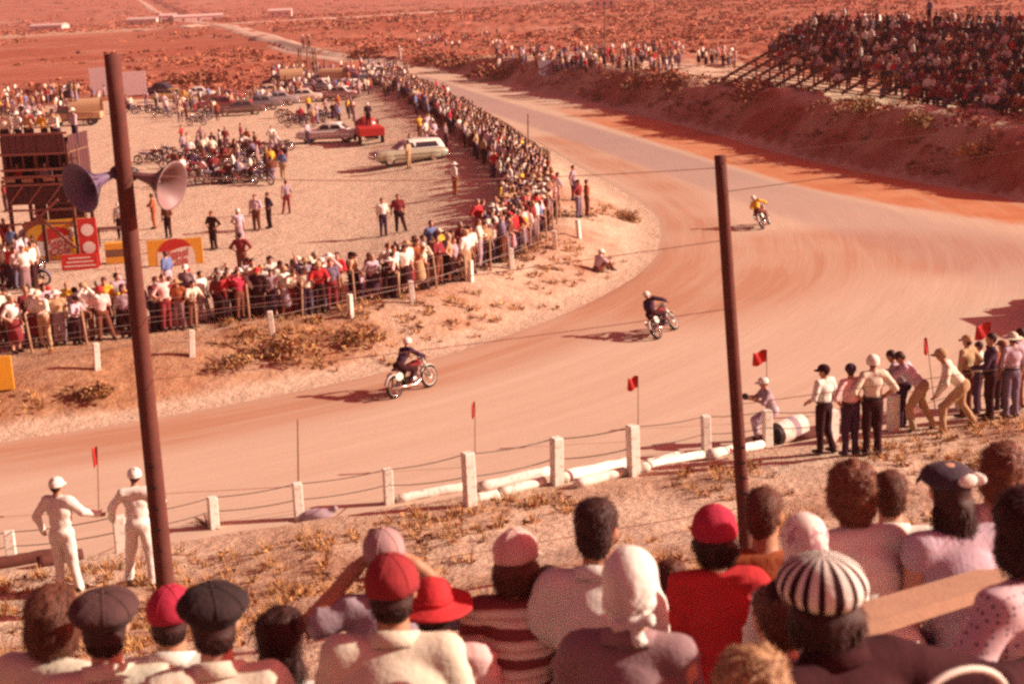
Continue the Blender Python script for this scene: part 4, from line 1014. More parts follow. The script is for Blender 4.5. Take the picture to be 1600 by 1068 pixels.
bike_px = [(302, 172, 70), (318, 188, 60), (330, 180, 100), (288, 168, 40), (300, 283, 75), (330, 288, 95), (352, 287, 70), (378, 285, 100), (402, 284, 80), (318, 264, 60), (352, 262, 110), (385, 258, 80), (420, 240, 70), (440, 236, 100), (298, 250, 95), (232, 256, 80), (248, 252, 60),
           (462, 198, 80), (478, 192, 60), (492, 188, 100), (470, 188, 40), (505, 185, 70), (20, 186, 70), (40, 184, 100), (58, 186, 60), (238, 176, 70), (222, 178, 100), (412, 288, 60), (282, 292, 110), (340, 250, 40), (12, 432, 60), (34, 428, 100), (18, 450, 80), (366, 272, 60), (308, 274, 100), (392, 270, 75), (430, 250, 60), (326, 240, 85), (368, 246, 100), (408, 262, 55), (272, 262, 95), (262, 246, 70), (452, 192, 95), (516, 190, 80), (444, 184, 60), (308, 196, 80), (276, 182, 100), (8, 180, 85), (74, 188, 70), (250, 182, 55), (206, 176, 85), (48, 444, 70), (4, 416, 85)]
words = ['maroon', 'slate grey']
for i, (px, py, rz) in enumerate(bike_px):
    src = (bikeA, bikeB)[i % 2]
    o = copy_tree(src) if i > 1 else src
    p = at(px, py, .42); p.z = hgt(p.x, p.y); o.location = p; o.rotation_euler = (0, R(random.choice((-9, 9))), R(rz + random.uniform(-12, 12)))
    grp = 'cluster of parked motorcycles in mid infield' if 200 < py < 300 else 'far parked motorcycles' if py < 200 else 'motorcycles by the drink stall'
    where = {'c': 'in the middle infield cluster', 'f': 'in the far rows', 'm': 'at the left edge by the drink stall'}[grp[0]]
    tag(o, '%s parked motorcycle %s, %s from the left%s' % (words[i % 2], where, ordn(1 + sum(1 for q in bike_px if (200 < q[1] < 300) == (200 < py < 300) and (q[1] > 300) == (py > 300) and q[0] < px)), ', rear one' if i == 10 else ''), 'motorcycle', grp)

# ================================================================== CARS of the fifties
def car(paint, roofm=None, wagon=False):
    o = empty('parked_car'); L, Wd = 4.9, 1.82
    st = [(-2.45, .62, .45, .72), (-2.38, .80, .36, .86), (-2.0, .88, .30, .95), (-1.4, .91, .28, .97), (-.7, .91, .27, .98), (.2, .91, .27, .98), (.9, .91, .27, .98), (1.5, .90, .28, .97), (2.05, .86, .30, .92), (2.35, .78, .38, .84), (2.45, .64, .46, .74)]
    g = []
    for y_, w_, z0, z1 in st:
        ring = [(0, z0), (w_ * .7, z0), (w_ * .95, z0 + .08), (w_, z0 + .28), (w_ * .985, z1 - .16), (w_ * .9, z1 - .05), (w_ * .6, z1), (0, z1 + .025)]
        row = [(-x_, y_, z_) for x_, z_ in ring] + [(x_, y_, z_) for x_, z_ in ring[::-1]][1:]
        row = [(x_, y_, z_) for x_, z_ in ring] + [(-x_, y_, z_) for x_, z_ in ring[::-1]][1:]
        g.append(row)
    mb = MB(); mb.grid([r_[::-1] for r_ in g]); mb.add(g[0][:-1], [tuple(range(len(g[0]) - 1))]); mb.add(g[-1][:-1], [tuple(range(len(g[0]) - 2, -1, -1))])
    body = mb.build('body', paint, o, True)
    y0, y1, yt0, yt1 = (-1.55, 1.0, -.95, .25) if not wagon else (-2.25, 1.0, -2.0, .3)
    zs = [.97, 1.2, 1.42, 1.5, 1.535]; c = []
    for k, z_ in enumerate(zs):
        t_ = [0, .5, .93, 1.05, 1.3][k]; a = y0 + (yt0 - y0) * min(t_, 1) + max(0, t_ - 1) * 1.2; b_ = y1 + (yt1 - y1) * min(t_, 1) - max(0, t_ - 1) * 1.2; w_ = [.80, .74, .66, .60, .40][k]
        r_ = .18; row = []
        for sx, yy, cs in ((1, a, 0), (1, b_, 1), (-1, b_, 2), (-1, a, 3)):
            for q in range(4):
                an = [-90, 0, 90, 180][cs] + 30 * q; row.append((sx * (w_ - r_) + r_ * math.cos(R(an)), yy + (r_ if yy == a else -r_) + r_ * math.sin(R(an)), z_))
        c.append(row + [row[0]])
    mb = MB(); mb.grid(c); mb.add(c[-1][:-1], [tuple(range(16))]); mb.build('cabin', roofm or paint, o, True)
    for s_ in (-1, 1):
        for ya, yb in ((y0 + .48, -.30), (-.22, y1 - .5)):
            mb = MB(); f_ = lambda z_: (.80 - (z_ - .97) * .30 + .012) * s_
            q = [(f_(1.03), ya - .04, 1.03), (f_(1.03), yb + .05, 1.03), (f_(1.36), yb - .03, 1.36), (f_(1.36), ya + .12, 1.36)]; q2 = [(x_ - s_ * .02, y_, z_) for x_, y_, z_ in q]
            mb.add(q + q2, [(0, 1, 2, 3) if s_ > 0 else (3, 2, 1, 0), (4, 7, 6, 5), (0, 4, 5, 1), (1, 5, 6, 2), (2, 6, 7, 3), (3, 7, 4, 0)]); mb.build('window', M_GLASS, o)
    for sgn, yb, yt, nm in ((1, y1, yt1, 'windscreen'), (-1, y0, yt0, 'rear_window')):
        mb = MB(); q = []
        for z_, w_ in ((1.03, .62), (1.38, .52)):
            t_ = (z_ - .97) / .45; yy = yb + (yt - yb) * min(1, t_ * .93) + sgn * .022; q += [(-w_, yy, z_), (w_, yy, z_)]
        q2 = [(x_, y_ - sgn * .02, z_) for x_, y_, z_ in q]; mb.add(q + q2, [(0, 1, 3, 2), (4, 6, 7, 5), (0, 4, 5, 1), (2, 3, 7, 6), (0, 2, 6, 4), (1, 5, 7, 3)]); mb.build(nm, M_GLASS, o)
    for s_ in (-1, 1):
        for yw in (-1.45, 1.5):
            ax = Matrix.Translation((s_ * .80, yw, .34)) @ Matrix.Rotation(math.pi / 2, 4, 'Y')
            w = MB(); w.lathe([(.2, -.09), (.32, -.09), (.345, -.05), (.345, .05), (.32, .09), (.2, .09)], 22, 0, ax, True); wo_ = w.build('wheel', M_RUB, o, True)
            hc = MB(); hc.lathe([(.21, s_ * .07), (.2, s_ * .095), (.12, s_ * .1), (.09, s_ * .12), (.001, s_ * .125)], 18, 0, ax); hc.build('hubcap', M_CHROME, wo_, True)
            MB().ell((s_ * .80, yw, .56), (.135, .52, .34), 16, 8).build('fender', paint, o, True)
        MB().ell((s_ * .66, 2.40, .70), (.11, .07, .11), 12, 8).build('headlight', M_CHROME, o, True); MB().ell((s_ * .68, -2.42, .68), (.06, .05, .09), 10, 6).build('tail_light', M_SIGNR, o, True)
        MB().box((s_ * .925, 0, .66), (.02, 3.6, .03)).build('trim_strip', M_CHROME, o)
    for y_ in (-2.55, 2.55): MB().tube([(-.88, y_ * .94, .46), (-.5, y_, .46), (.5, y_, .46), (.88, y_ * .94, .46)], .055, 8).build('bumper', M_CHROME, o, True)
    MB().box((0, 2.44, .58), (.9, .04, .16), 0, None, .01).build('grille', M_CHROME, o)
    return o
def paint(n, c): return mat('car_' + n, c, .3, .05, 2, 0, spec=.5, coat=.4)
CARS = [(376, 180, 'umber', (.13, .07, .06), None, False, 100, 'dark umber sedan parked side-on behind the motorcycles'), (470, 160, 'cream', (.62, .50, .42), None, False, 95, 'cream sedan parked side-on below the lookout platform'),
        (530, 157, 'rose', (.55, .36, .33), (.70, .6, .55), False, 70, 'pale rose sedan right of the cream one'), (548, 148, 'mint', (.42, .45, .40), (.7, .66, .6), False, 40, 'pale green sedan angled behind the rose one'), (515, 222, 'white', (.72, .66, .62), None, False, 85, 'white sedan parked alone in mid infield'),
        (640, 262, 'sage', (.40, .36, .26), (.78, .74, .66), True, 110, 'sage estate car with white roof beside the fence crowd'), (455, 148, 'plum', (.12, .06, .08), None, False, 80, 'dark plum sedan left of the lookout platform'), (432, 165, 'grey', (.30, .24, .25), None, False, 100, 'grey sedan left of the cream one'),
        (575, 135, 'black', (.03, .02, .025), None, False, 30, 'black sedan near the far end of the crowd'), (500, 142, 'sky', (.30, .30, .38), (.66, .6, .58), False, 60, 'bluish sedan right behind the lookout platform'), (340, 172, 'wine', (.20, .04, .05), None, False, 95, 'wine red sedan left of the umber one'), (405, 172, 'lead', (.16, .12, .13), None, False, 100, 'lead grey sedan behind the umber one'), (590, 128, 'ivory', (.62, .52, .46), None, False, 20, 'ivory sedan at the far end of the parked row'), (562, 140, 'slatecar', (.18, .14, .16), None, False, 35, 'slate sedan left of the ivory one'), (350, 160, 'brick', (.30, .10, .08), None, False, 85, 'brick red sedan in front of the dark bushes'), (415, 152, 'biscuit', (.50, .34, .26), None, False, 100, 'biscuit coloured sedan behind the lead grey one'), (620, 118, 'ash', (.34, .28, .28), None, False, 15, 'ash grey sedan nearest the short lookout post'), (268, 158, 'mustard', (.45, .28, .10), None, False, 95, 'mustard sedan right of the broad white board'), (305, 156, 'pearl', (.58, .50, .46), None, False, 100, 'pearl sedan left of the brick red one'), (250, 148, 'ink', (.06, .05, .08), None, False, 80, 'ink dark sedan behind the mustard one'), (478, 128, 'bone', (.60, .48, .40), (.3, .12, .1), False, 75, 'bone sedan with a dark red roof at the lookout platform'), (540, 128, 'claret', (.24, .05, .06), None, False, 60, 'claret sedan behind the pale green one'), (602, 140, 'dove', (.42, .36, .37), None, False, 30, 'dove grey sedan close to the far crowd')]
for px, py, n_, c_, rf, wg, rz, lb in CARS:
    o = car(paint(n_, c_), paint(n_ + '_roof', rf) if rf else None, wg); p = at(px, py, .42); p.z = hgt(p.x, p.y); o.location = p; o.rotation_euler = (0, 0, R(rz)); tag(o, lb, 'car', 'cars parked on the infield')
# pick-up truck with red box and canopy truck
def truck(px, py, rz, pm_, boxm, lb, canopy=False):
    o = empty('truck'); MB().box((0, -.9, .95), (1.9, 2.9, .6), 0, None, .04).build('cargo_box', boxm, o); MB().box((0, .1, .55), (.9, 4.6, .16)).build('chassis', M_DARKM, o)
    V_, Q_, _z = sdf_mesh([p_ell((0, 1.1, 1.15), (.9, .8, .75), 0), p_ell((0, 2.1, .9), (.62, .75, .42), 0), p_ell((.7, 1.9, .65), (.2, .6, .32), 0), p_ell((-.7, 1.9, .65), (.2, .6, .32), 0)], .12, .25); link('cab', np_mesh('cab', V_, Q_, pm_, smooth=True), o)
    MB().box((0, 1.66, 1.45), (1.25, .06, .42)).build('windscreen', M_GLASS, o)
    for s_ in (-1, 1):
        MB().box((s_ * .86, 1.1, 1.45), (.08, .7, .36)).build('window', M_GLASS, o); MB().ell((s_ * .5, 2.78, .85), (.12, .08, .12), 10, 6).build('headlight', M_CHROME, o, True)
        for yw in (-1.4, 1.9):
            ax = Matrix.Translation((s_ * .85, yw, .38)) @ Matrix.Rotation(math.pi / 2, 4, 'Y'); w = MB(); w.lathe([(.18, -.1), (.36, -.1), (.385, -.05), (.385, .05), (.36, .1), (.18, .1)], 20, 0, ax, True); wo_ = w.build('wheel', M_RUB, o, True)
            w = MB(); w.lathe([(.2, s_ * .06), (.001, s_ * .09)], 16, 0, ax); w.build('hubcap', M_STEEL, wo_)
    if canopy:
        g = [[(1.0 * math.cos(R(a)), y_, 1.3 + 1.25 * math.sin(R(a)) ** .7) for a in range(0, 181, 15)] for y_ in (-2.4, -1.6, -.8, .0, .5)]
        MB().grid(g).build('canopy', fab('tan'), o, True)
    p = at(px, py, .42); p.z = hgt(p.x, p.y); o.location = p; o.rotation_euler = (0, 0, R(rz)); return tag(o, lb, 'truck')
truck(577, 224, 12, paint('truckred', (.34, .04, .03)), M_REDP, 'red pick-up truck with a man standing in the back')
truck(510, 140, 80, paint('truckgrey', (.30, .26, .26)), fab('grey'), 'grey truck with a pale canopy behind the cars', True)
truck(122, 196, 96, paint('trucktan', (.34, .18, .12)), fab('tan'), 'canvas topped truck behind the timber tower', True)
truck(445, 140, 100, paint('truckdark', (.08, .05, .05)), fab('brown'), 'dark truck left of the far lookout platform', True)

# ================================================================== PEOPLE
def zone_mesh(name, prims, h, k=.028, mats=None, smooth=True):
    V_, Q_, z_ = sdf_mesh(prims, h, k)
    return np_mesh(name, V_, Q_, mats or [SKINS[0], fab('white'), fab('slate'), HAIRS['brown'], M_SHOE], z_, smooth), V_, Q_, z_
POSES = []
def addpose(J, **kw): POSES.append((J, kw))
addpose(stand_pose(), sleeves='short')
addpose(stand_pose(eL=(-.36, -.06, 1.17), wL=(-.2, .05, 1.0), eR=(.36, -.06, 1.17), wR=(.2, .05, 1.0), handL=(.6, .3, -.3), handR=(-.6, .3, -.3)), sleeves='short')
addpose(stand_pose(eL=(-.25, .08, 1.15), wL=(.08, .2, 1.2), eR=(.25, .08, 1.15), wR=(-.08, .22, 1.16)), sleeves='long')
addpose(stand_pose(che=(0, .08, 1.26), nek=(0, .12, 1.45), head=(0, .16, 1.61), sL=(-.185, .1, 1.4), sR=(.185, .1, 1.4), eL=(-.27, .2, 1.16), wL=(-.22, .42, 1.14), eR=(.27, .2, 1.16), wR=(.22, .42, 1.14)), sleeves='short')
addpose(stand_pose(eR=(.36, .14, 1.42), wR=(.13, .19, 1.66), handR=(-.8, .1, .25)), sleeves='short')
addpose(stand_pose(eR=(.28, .2, 1.3), wR=(.07, .2, 1.6), eL=(-.28, .2, 1.3), wL=(-.07, .2, 1.6), handL=(.5, .1, .5), handR=(-.5, .1, .5)), sleeves='long')
addpose(stand_pose(pel=(.04, 0, .93), kL=(-.16, .06, .5), aL=(-.26, .04, .09), wR=(.3, .02, .9), eR=(.28, -.06, 1.14)), sleeves='short')
addpose(stand_pose(kL=(-.08, .02, .49), kR=(.08, .02, .49), eL=(-.24, .0, 1.14), wL=(-.08, .2, 1.02), eR=(.24, 0, 1.14), wR=(.08, .2, 1.02)), sleeves='short', skirt=True, female=True, hair='long')
addpose(stand_pose(eL=(-.25, -.02, 1.13), wL=(-.24, .08, .9), eR=(.3, -.08, 1.18), wR=(.17, .06, 1.02), handR=(-.6, .3, -.3)), skirt=True, female=True, hair='long')
addpose(stand_pose(eR=(.34, .2, 1.38), wR=(.42, .46, 1.46)), sleeves='long')
addpose(stand_pose(eL=(-.24, -.02, 1.13), wL=(-.21, .1, .92)), sleeves='long', hair='long', female=True)
addpose(stand_pose(eR=(.30, .06, 1.62), wR=(.34, .1, 1.88), eL=(-.3, -.06, 1.16)), sleeves='short')
addpose(stand_pose(pel=(0, -.1, .9), che=(0, .12, 1.2), nek=(0, .22, 1.37), head=(.02, .3, 1.51), sL=(-.185, .17, 1.33), sR=(.185, .17, 1.33), eL=(-.27, .3, 1.1), wL=(-.16, .48, 1.12), eR=(.27, .3, 1.1), wR=(.16, .48, 1.12), kL=(-.14, .06, .48)), sleeves='long')
addpose(dict(sit_pose(pel=(0, 0, .13), che=(0, .10, .43), nek=(0, .16, .61), head=(0, .22, .76), sL=(-.18, .13, .56), sR=(.18, .13, .56), eL=(-.26, .3, .4), eR=(.26, .3, .4), wL=(-.12, .48, .42), wR=(.12, .48, .42), hL=(-.09, .02, .12), hR=(.09, .02, .12), kL=(-.15, .42, .42), kR=(.15, .42, .40), aL=(-.14, .62, .09), aR=(.14, .62, .09))), sleeves='short')
PM = []
for J, kw in POSES:
    me, *_ = zone_mesh('person', figure(J, **kw), .04); PM.append((me, J, kw))
# hats for the crowd, about the head centre
def dome(rx, ry, rz, zc, n=16, m=6, a0=0.0, mi=None, wob=.0):
    P = []
    for i in range(m + 1):
        t_ = a0 + (math.pi / 2 - a0) * i / m; row = []
        for k in range(n + 1):
            a = 2 * math.pi * k / n; q = 1 + wob * math.cos(6 * a) * math.cos(t_)
            row.append((rx * q * math.cos(t_) * math.cos(a), ry * q * math.cos(t_) * math.sin(a), zc + rz * math.sin(t_)))
        P.append(row)
    return P
def visor(mb, r, y0, ln, z0, mi=0, n=10):
    P = []
    for j in range(4):
        row = []
        for k in range(n + 1):
            a = math.pi * (.12 + .76 * k / n); row.append((r * (1 + j * .02) * math.cos(a), y0 + (r + ln * j / 3) * math.sin(a), z0 - .02 * j * j / 9 - .01 * abs(math.cos(a))))
        P.append(row)
    mb.grid(P, mi)
def cap_mesh():
    mb = MB(); q = dome(.104, .124, .10, .035, 16, 5); mb.grid([[(x, y, z - .03) for x, y, z in q[0]]] + q); visor(mb, .098, .025, .075, .02); return mb
def brim_mesh():
    mb = MB(); d = dome(.104, .124, .108, .03, 18, 5); mb.grid(d); mb.grid([[(x * 1.9, y * 1.75, z - .012) for x, y, z in d[0]], [(x * 1.4, y * 1.35, z + .004) for x, y, z in d[0]], d[0]]); return mb
CAPM = cap_mesh().mesh('cap', fab('white'), True); BRIMM = brim_mesh().mesh('hat', fab('white'), True)
def set_mats(o, ms):
    for i, q in enumerate(ms): o.material_slots[i].link = 'OBJECT'; o.material_slots[i].material = q
def add_hat(o, J, kind, m_):
    h = link('hat' if kind == 'brim' else 'cap', BRIMM if kind == 'brim' else CAPM, o); h.location = J['head']; h.material_slots[0].link = 'OBJECT'; h.material_slots[0].material = m_; return h
TOPW = [('cream', 18), ('white', 20), ('pink', 10), ('lilac', 6), ('tan', 8), ('red', 6), ('crimson', 4), ('maroon', 6), ('mauve', 8), ('grey', 6), ('slate', 6), ('blue', 5), ('black', 4), ('yellow', 3), ('khaki', 6), ('rust', 4)]
BOTW = [('navy', 24), ('slate', 14), ('black', 22), ('brown', 20), ('khaki', 6), ('grey', 10), ('maroon', 10), ('tan', 4), ('mauve', 5)]
def wpick(w): return random.choices([a for a, _ in w], [b_ for _, b_ in w])[0]
def place_person(pi, loc, rz, top, bot, hair, hat=None, hatc='white', sc=1.0, skin=None):
    me, J, kw = PM[pi]; o = link('person', me); o.location = loc; o.rotation_euler = (0, 0, rz); w_ = random.uniform(.95, 1.16); o.scale = (sc * w_, sc * w_, sc)
    set_mats(o, [skin or random.choices(SKINS, [5, 5, 1])[0], fab(top), fab(bot), HAIRS[hair], M_SHOE])
    if hat: add_hat(o, J, hat, fab(hatc))
    return o

# fence crowd ---------------------------------------------------------
cand = []
a = 2.0
for row, (off, dens) in enumerate([(0.0, .44), (-.5, .48), (-1.0, .56), (-1.5, .7), (-2.1, 1.1)]):
    a = 1.5 + random.random()
    while a < cA[-1] - .5:
        thick = 1.0 if row < 2 else (.85 if row == 2 else .6 if row == 3 else .3) if a < 16 else (.75 if row == 2 else .3 if row == 3 else .08) if a < 30 else (.9 if row < 4 else .5) if a < 62 else .75
        if random.random() < thick * .92:
            q, n_ = crowd_pt(a, off + random.uniform(-.2, .2)); cand.append((float(np.hypot(*q)), row, a, q, n_))
        a += dens * random.uniform(.55, 1.35) * (1 if a < 70 else 1.15) * (1.0 - .3 * float(vnoise(np.array([a * .7]), np.array([row * 3.1]))[0]))
vis = []
for c in cand:
    x, y = pix((c[3][0], c[3][1], hgt(*c[3]) + 1.2))
    if -12 < x < 1600: vis.append(c + (x,))
vis.sort(key=lambda c: c[0])
N_FENCE = 217
near_c, far_c = vis[:N_FENCE], vis[N_FENCE:]
FACE = lambda n_: math.atan2(-n_[0], n_[1])
cnt = {}
order = {}
for c in sorted(near_c, key=lambda c: c[5]): cnt[c[1]] = cnt.get(c[1], 0) + 1; order[id(c)] = cnt[c[1]]
RW = ['front row', 'second row', 'third row', 'fourth row', 'last row']
colw = {'cream': 'cream', 'white': 'white', 'pink': 'pink', 'lilac': 'lilac', 'tan': 'tan', 'red': 'red', 'crimson': 'crimson', 'maroon': 'dark red', 'mauve': 'mauve', 'grey': 'grey', 'slate': 'slate', 'blue': 'blue', 'black': 'black', 'yellow': 'yellow', 'khaki': 'khaki', 'rust': 'rust', 'navy': 'navy', 'brown': 'brown'}
for c in near_c:
    d_, row, a, q, n_, x = c[0], c[1], c[2], c[3], c[4], c[5]
    pi = random.choices(range(len(PM)), [3, 3, 3, 5 if row == 0 else 1, 2, 1, 3, 3, 3, 1, 2, 1, 4 if row == 0 else 0, 0])[0]
    if row == 0 and pi == 3: pass
    sc = random.choices([random.uniform(.9, 1.07), random.uniform(.62, .8)], [9, 1])[0]
    top, bot = wpick(TOPW), wpick(BOTW); hat = random.choices([None, 'cap', 'brim'], [6, 3, 1])[0]; hatc = random.choice(['white', 'white', 'cream', 'tan', 'red', 'black', 'khaki'])
    fac = FACE(n_) + random.uniform(-.7, .7)
    if random.random() < .07: fac += random.choice((-1.4, 1.4, 3))
    o = place_person(pi, (q[0], q[1], hgt(*q) - .01), fac, top, bot, random.choices(list(HAIRS), [5, 5, 2, 1, 1])[0], hat, hatc, sc)
    lower = 'skirt' if PM[pi][2].get('skirt') else 'trousers'
    tag(o, '%s in %s, %s %s%s, infield fence crowd, %s, %s from left' % ('child' if sc < .82 else 'spectator', colw[top].split()[-1], colw[bot], lower, (', %s %s' % (hatc, 'hat' if hat == 'brim' else 'cap')) if hat else '', RW[row], ordn(order[id(c)])), 'person', 'spectators along the infield fence')
# people walking about the infield --------------------------------------
walk = [(600, 372, 0, 'white', 'navy', None, 'taller of two men walking in the open infield, pale shirt', 200), (625, 369, 6, 'maroon', 'black', None, 'shorter dark dressed man of the two in the open infield', 190), (402, 360, 0, 'lilac', 'brown', None, 'person in pale lilac top in a pair on the infield sand', 170), (422, 357, 1, 'navy', 'black', None, 'dark dressed person beside the lilac top', 120),
        (450, 334, 6, 'mauve', 'maroon', None, 'lone person in mauve walking behind the dark dressed one', 30), (335, 390, 1, 'black', 'black', None, 'person all in black standing right of the tall pole', 150), (376, 386, 8, 'lilac', 'mauve', 'cap', 'woman in lilac with a cap beside the person in black', 210), (264, 372, 0, 'brown', 'black', None, 'brown dressed person just above the low yellow board', 170), (242, 357, 2, 'rust', 'rust', None, 'person in rust standing right of the tall pole', 100),
        (905, 356, 1, 'maroon', 'slate', None, 'dark dressed man standing beyond the end of the crowd at the bend', -120), (918, 352, 0, 'rust', 'brown', None, 'second man at the bend standing right of the dark dressed one', -80), (897, 330, 6, 'mauve', 'navy', None, 'third man at the bend, a little behind the others', -110), (932, 415, 13, 'lilac', 'brown', 'cap', 'marshal in lilac sitting on the sand below the bend', -60),
        (800, 425, 1, 'brown', 'maroon', None, 'man standing in front of the crowd by the white posts', -90), (640, 270, 0, 'tan', 'khaki', None, 'man in tan beside the estate car', 60), (712, 318, 0, 'white', 'rust', 'brim', 'man in white shirt and white hat at the back of the crowd', -60), (498, 225, 0, 'lilac', 'navy', None, 'person in lilac leaning by the white sedan', 60),
        (576, 190, 0, 'navy', 'black', 'cap', 'man in dark clothes and white cap standing in the red pick-up', 180), (265, 462, 0, 'blue', 'lilac', None, 'person in blue walking behind the fence crowd', 60), (380, 430, 1, 'maroon', 'brown', None, 'person in dark red raised behind the fence crowd', 0), (120, 405, 8, 'cream', 'yellow', None, 'stallholder in cream standing at the red counter', 190), (62, 400, 1, 'yellow', 'tan', None, 'person in yellow at the left end of the drink stall', 100),
        (190, 372, 0, 'white', 'black', 'cap', 'person in white behind the trestle table', 180), (60, 440, 0, 'lilac', 'black', None, 'person in lilac left of the drink stall counter', 140), (10, 330, 1, 'maroon', 'black', None, 'person in dark red at the left edge beyond the stall', 100)]
for px, py, pi, tp_, bt_, hat, lb, yaw in walk:
    p = at(px, py, .42); p.z = hgt(p.x, p.y)
    if 'pick-up' in lb: p = at(577, 224, .42); p.z = hgt(p.x, p.y) + 1.26; p.y -= .6; p.x += .1
    if 'leaning by the white' in lb: p.x -= .8
    o = place_person(pi, p, R(yaw), tp_, bt_, random.choice(['dark', 'brown']), hat, 'white'); tag(o, lb, 'person', 'people on the open infield')
# tower people
tpz = Matrix.Rotation(R(-8), 4, 'Z')
for i, (x_, y_, lv, tp_, lb) in enumerate([(-1.3, -.9, 1, 'cream', 'cream'), (-.7, -.8, 1, 'white', 'white'), (-.1, -.95, 1, 'tan', 'tan'), (.5, -.85, 1, 'yellow', 'yellow'), (1.1, -.9, 1, 'white', 'bright white'), (1.4, .2, 1, 'lilac', 'lilac'), (.3, .6, 1, 'khaki', 'khaki'), (-.9, .5, 1, 'maroon', 'dark red'), (-1.0, -.7, 0, 'red', 'red'), (.2, -.6, 0, 'mauve', 'mauve'), (1.2, -.7, 0, 'slate', 'slate')]):
    p = TOWER[0] + tpz @ Vector((x_, y_, TOWER[3][2 if lv else 0] + .03)); o = place_person(random.choice([0, 2, 6, 4, 3]), p, R(180 + random.uniform(-50, 50)), tp_, 'navy', 'dark', random.choice([None, 'cap']), 'white')
    tag(o, 'onlooker in %s top on the %s deck of the timber tower' % (lb, 'upper' if lv else 'lower'), 'person', 'people on the timber tower')
for i, (pz, h, lb, tp_) in enumerate([(lk1, 4.63, 'marshal in white on the far lookout platform, left one', 'white'), (lk1, 4.63, 'marshal in tan on the far lookout platform, right one', 'tan'), (lk2, 2.63, 'marshal in white standing on the short lookout post at the road', 'white')]):
    o = place_person([0, 5, 1][i], pz + Vector(((-.4, .4, 0)[i], 0, h)), R(170), tp_, ['khaki', 'brown', 'white'][i], 'dark', 'cap', 'white'); tag(o, lb, 'person')

# distant crowd: one mass ------------------------------------------------
LOW = []
for J, kw in (POSES[0], POSES[1], POSES[8]):
    V_, Q_, z_ = sdf_mesh(figure(J, **kw), .085, .03); LOW.append((V_, Q_, z_))
SITJ = sit_pose(); V_, Q_, z_ = sdf_mesh(figure(SITJ, sleeves='short', loose=2), .07, .03); LOW.append((V_ * np.array((1.15, 1.15, 1.0)), Q_, z_))
SITK = sit_pose(che=(.04, .12, .39), nek=(.07, .2, .56), head=(.09, .27, .70), sL=(-.12, .17, .51), sR=(.24, .17, .51), eL=(-.2, .3, .3), eR=(.3, .3, .3), wL=(-.1, .42, .2), wR=(.15, .42, .2)); V_, Q_, z_ = sdf_mesh(figure(SITK, sleeves='long', hair='long', loose=2), .07, .03); LOW.append((V_ * np.array((1.15, 1.15, 1.0)), Q_, z_))
PALN = list(FAB); PALM = [fab(k) for k in PALN] + [SKINS[0], SKINS[1], HAIRS['dark'], HAIRS['brown'], M_SHOE]
def far_people(lst):
    """lst: (x, y, z, rz, low index, top, bottom)"""
    VV, QQ, MM, o = [], [], [], 0
    for x, y, z, rz, li, tp_, bt_ in lst:
        V_, Q_, z_ = LOW[li]; c, s = math.cos(rz), math.sin(rz); sc = random.uniform(.95, 1.1)
        VV.append(np.c_[x + sc * (V_[:, 0] * c - V_[:, 1] * s), y + sc * (V_[:, 0] * s + V_[:, 1] * c), z + sc * V_[:, 2]]); QQ.append(Q_ + o); o += len(V_)
        lut = np.array([len(FAB) + random.choice((0, 1)), PALN.index(tp_), PALN.index(bt_), len(FAB) + 2 + random.choice((0, 0, 1)), len(FAB) + 4]); MM.append(lut[z_])
    return np.concatenate(VV), np.concatenate(QQ), np.concatenate(MM)
DK0 = [('maroon', 26), ('navy', 24), ('slate', 12), ('black', 24), ('brown', 16), ('white', 8), ('pink', 6), ('rust', 6)]
lst = []
for c in far_c: lst.append((c[3][0], c[3][1], hgt(*c[3]), FACE(c[4]) + random.uniform(-.8, .8), random.choice((0, 1, 2)), wpick(TOPW), wpick(BOTW)))
def scatter(px0, px1, py0, py1, n, z=None, face=180, tops=TOPW):
    for _ in range(n):
        p = at(random.uniform(px0, px1), random.uniform(py0, py1), .42) if z is None else ground_at(random.uniform(px0, px1), random.uniform(py0, py1)); p.z = hgt(p.x, p.y)
        lst.append((p.x, p.y, p.z, R(face + random.uniform(-90, 90)), random.choice((0, 1, 2)), wpick(tops), wpick(BOTW)))
scatter(270, 445, 228, 288, 22)
for _ in range(34):
    p = at(random.uniform(275, 445), random.uniform(236, 290), .42); p.z = hgt(p.x, p.y) + random.choice((.38, .42, .62)); lst.append((p.x, p.y, p.z, random.random() * 6.3, random.choice((3, 4)), wpick(DK0), wpick(BOTW)))
scatter(200, 201, 176, 177, 0); scatter(262, 345, 160, 194, 26); scatter(425, 640, 114, 158, 130); scatter(425, 480, 114, 150, 34); scatter(0, 165, 148, 196, 64); scatter(340, 430, 158, 180, 16); scatter(450, 560, 178, 204, 14); scatter(0, 60, 405, 462, 12); scatter(195, 262, 165, 180, 8); scatter(600, 700, 150, 190, 24); scatter(640, 700, 225, 268, 10); scatter(0, 60, 425, 462, 8)
scatter(560, 640, 112, 135, 22)
scatter(650, 790, 55, 78, 34, 1, -150); scatter(775, 1060, 82, 118, 120, 1, 160); scatter(1000, 1065, 80, 108, 24, 1, 160); scatter(1090, 1160, 92, 112, 14, 1, 160)
DK = [('maroon', 26), ('navy', 24), ('slate', 12), ('black', 24), ('brown', 16), ('crimson', 8), ('white', 16), ('cream', 8), ('pink', 8), ('mauve', 6), ('red', 4), ('rust', 6)]
gface = math.atan2(gn.x, -gn.y)
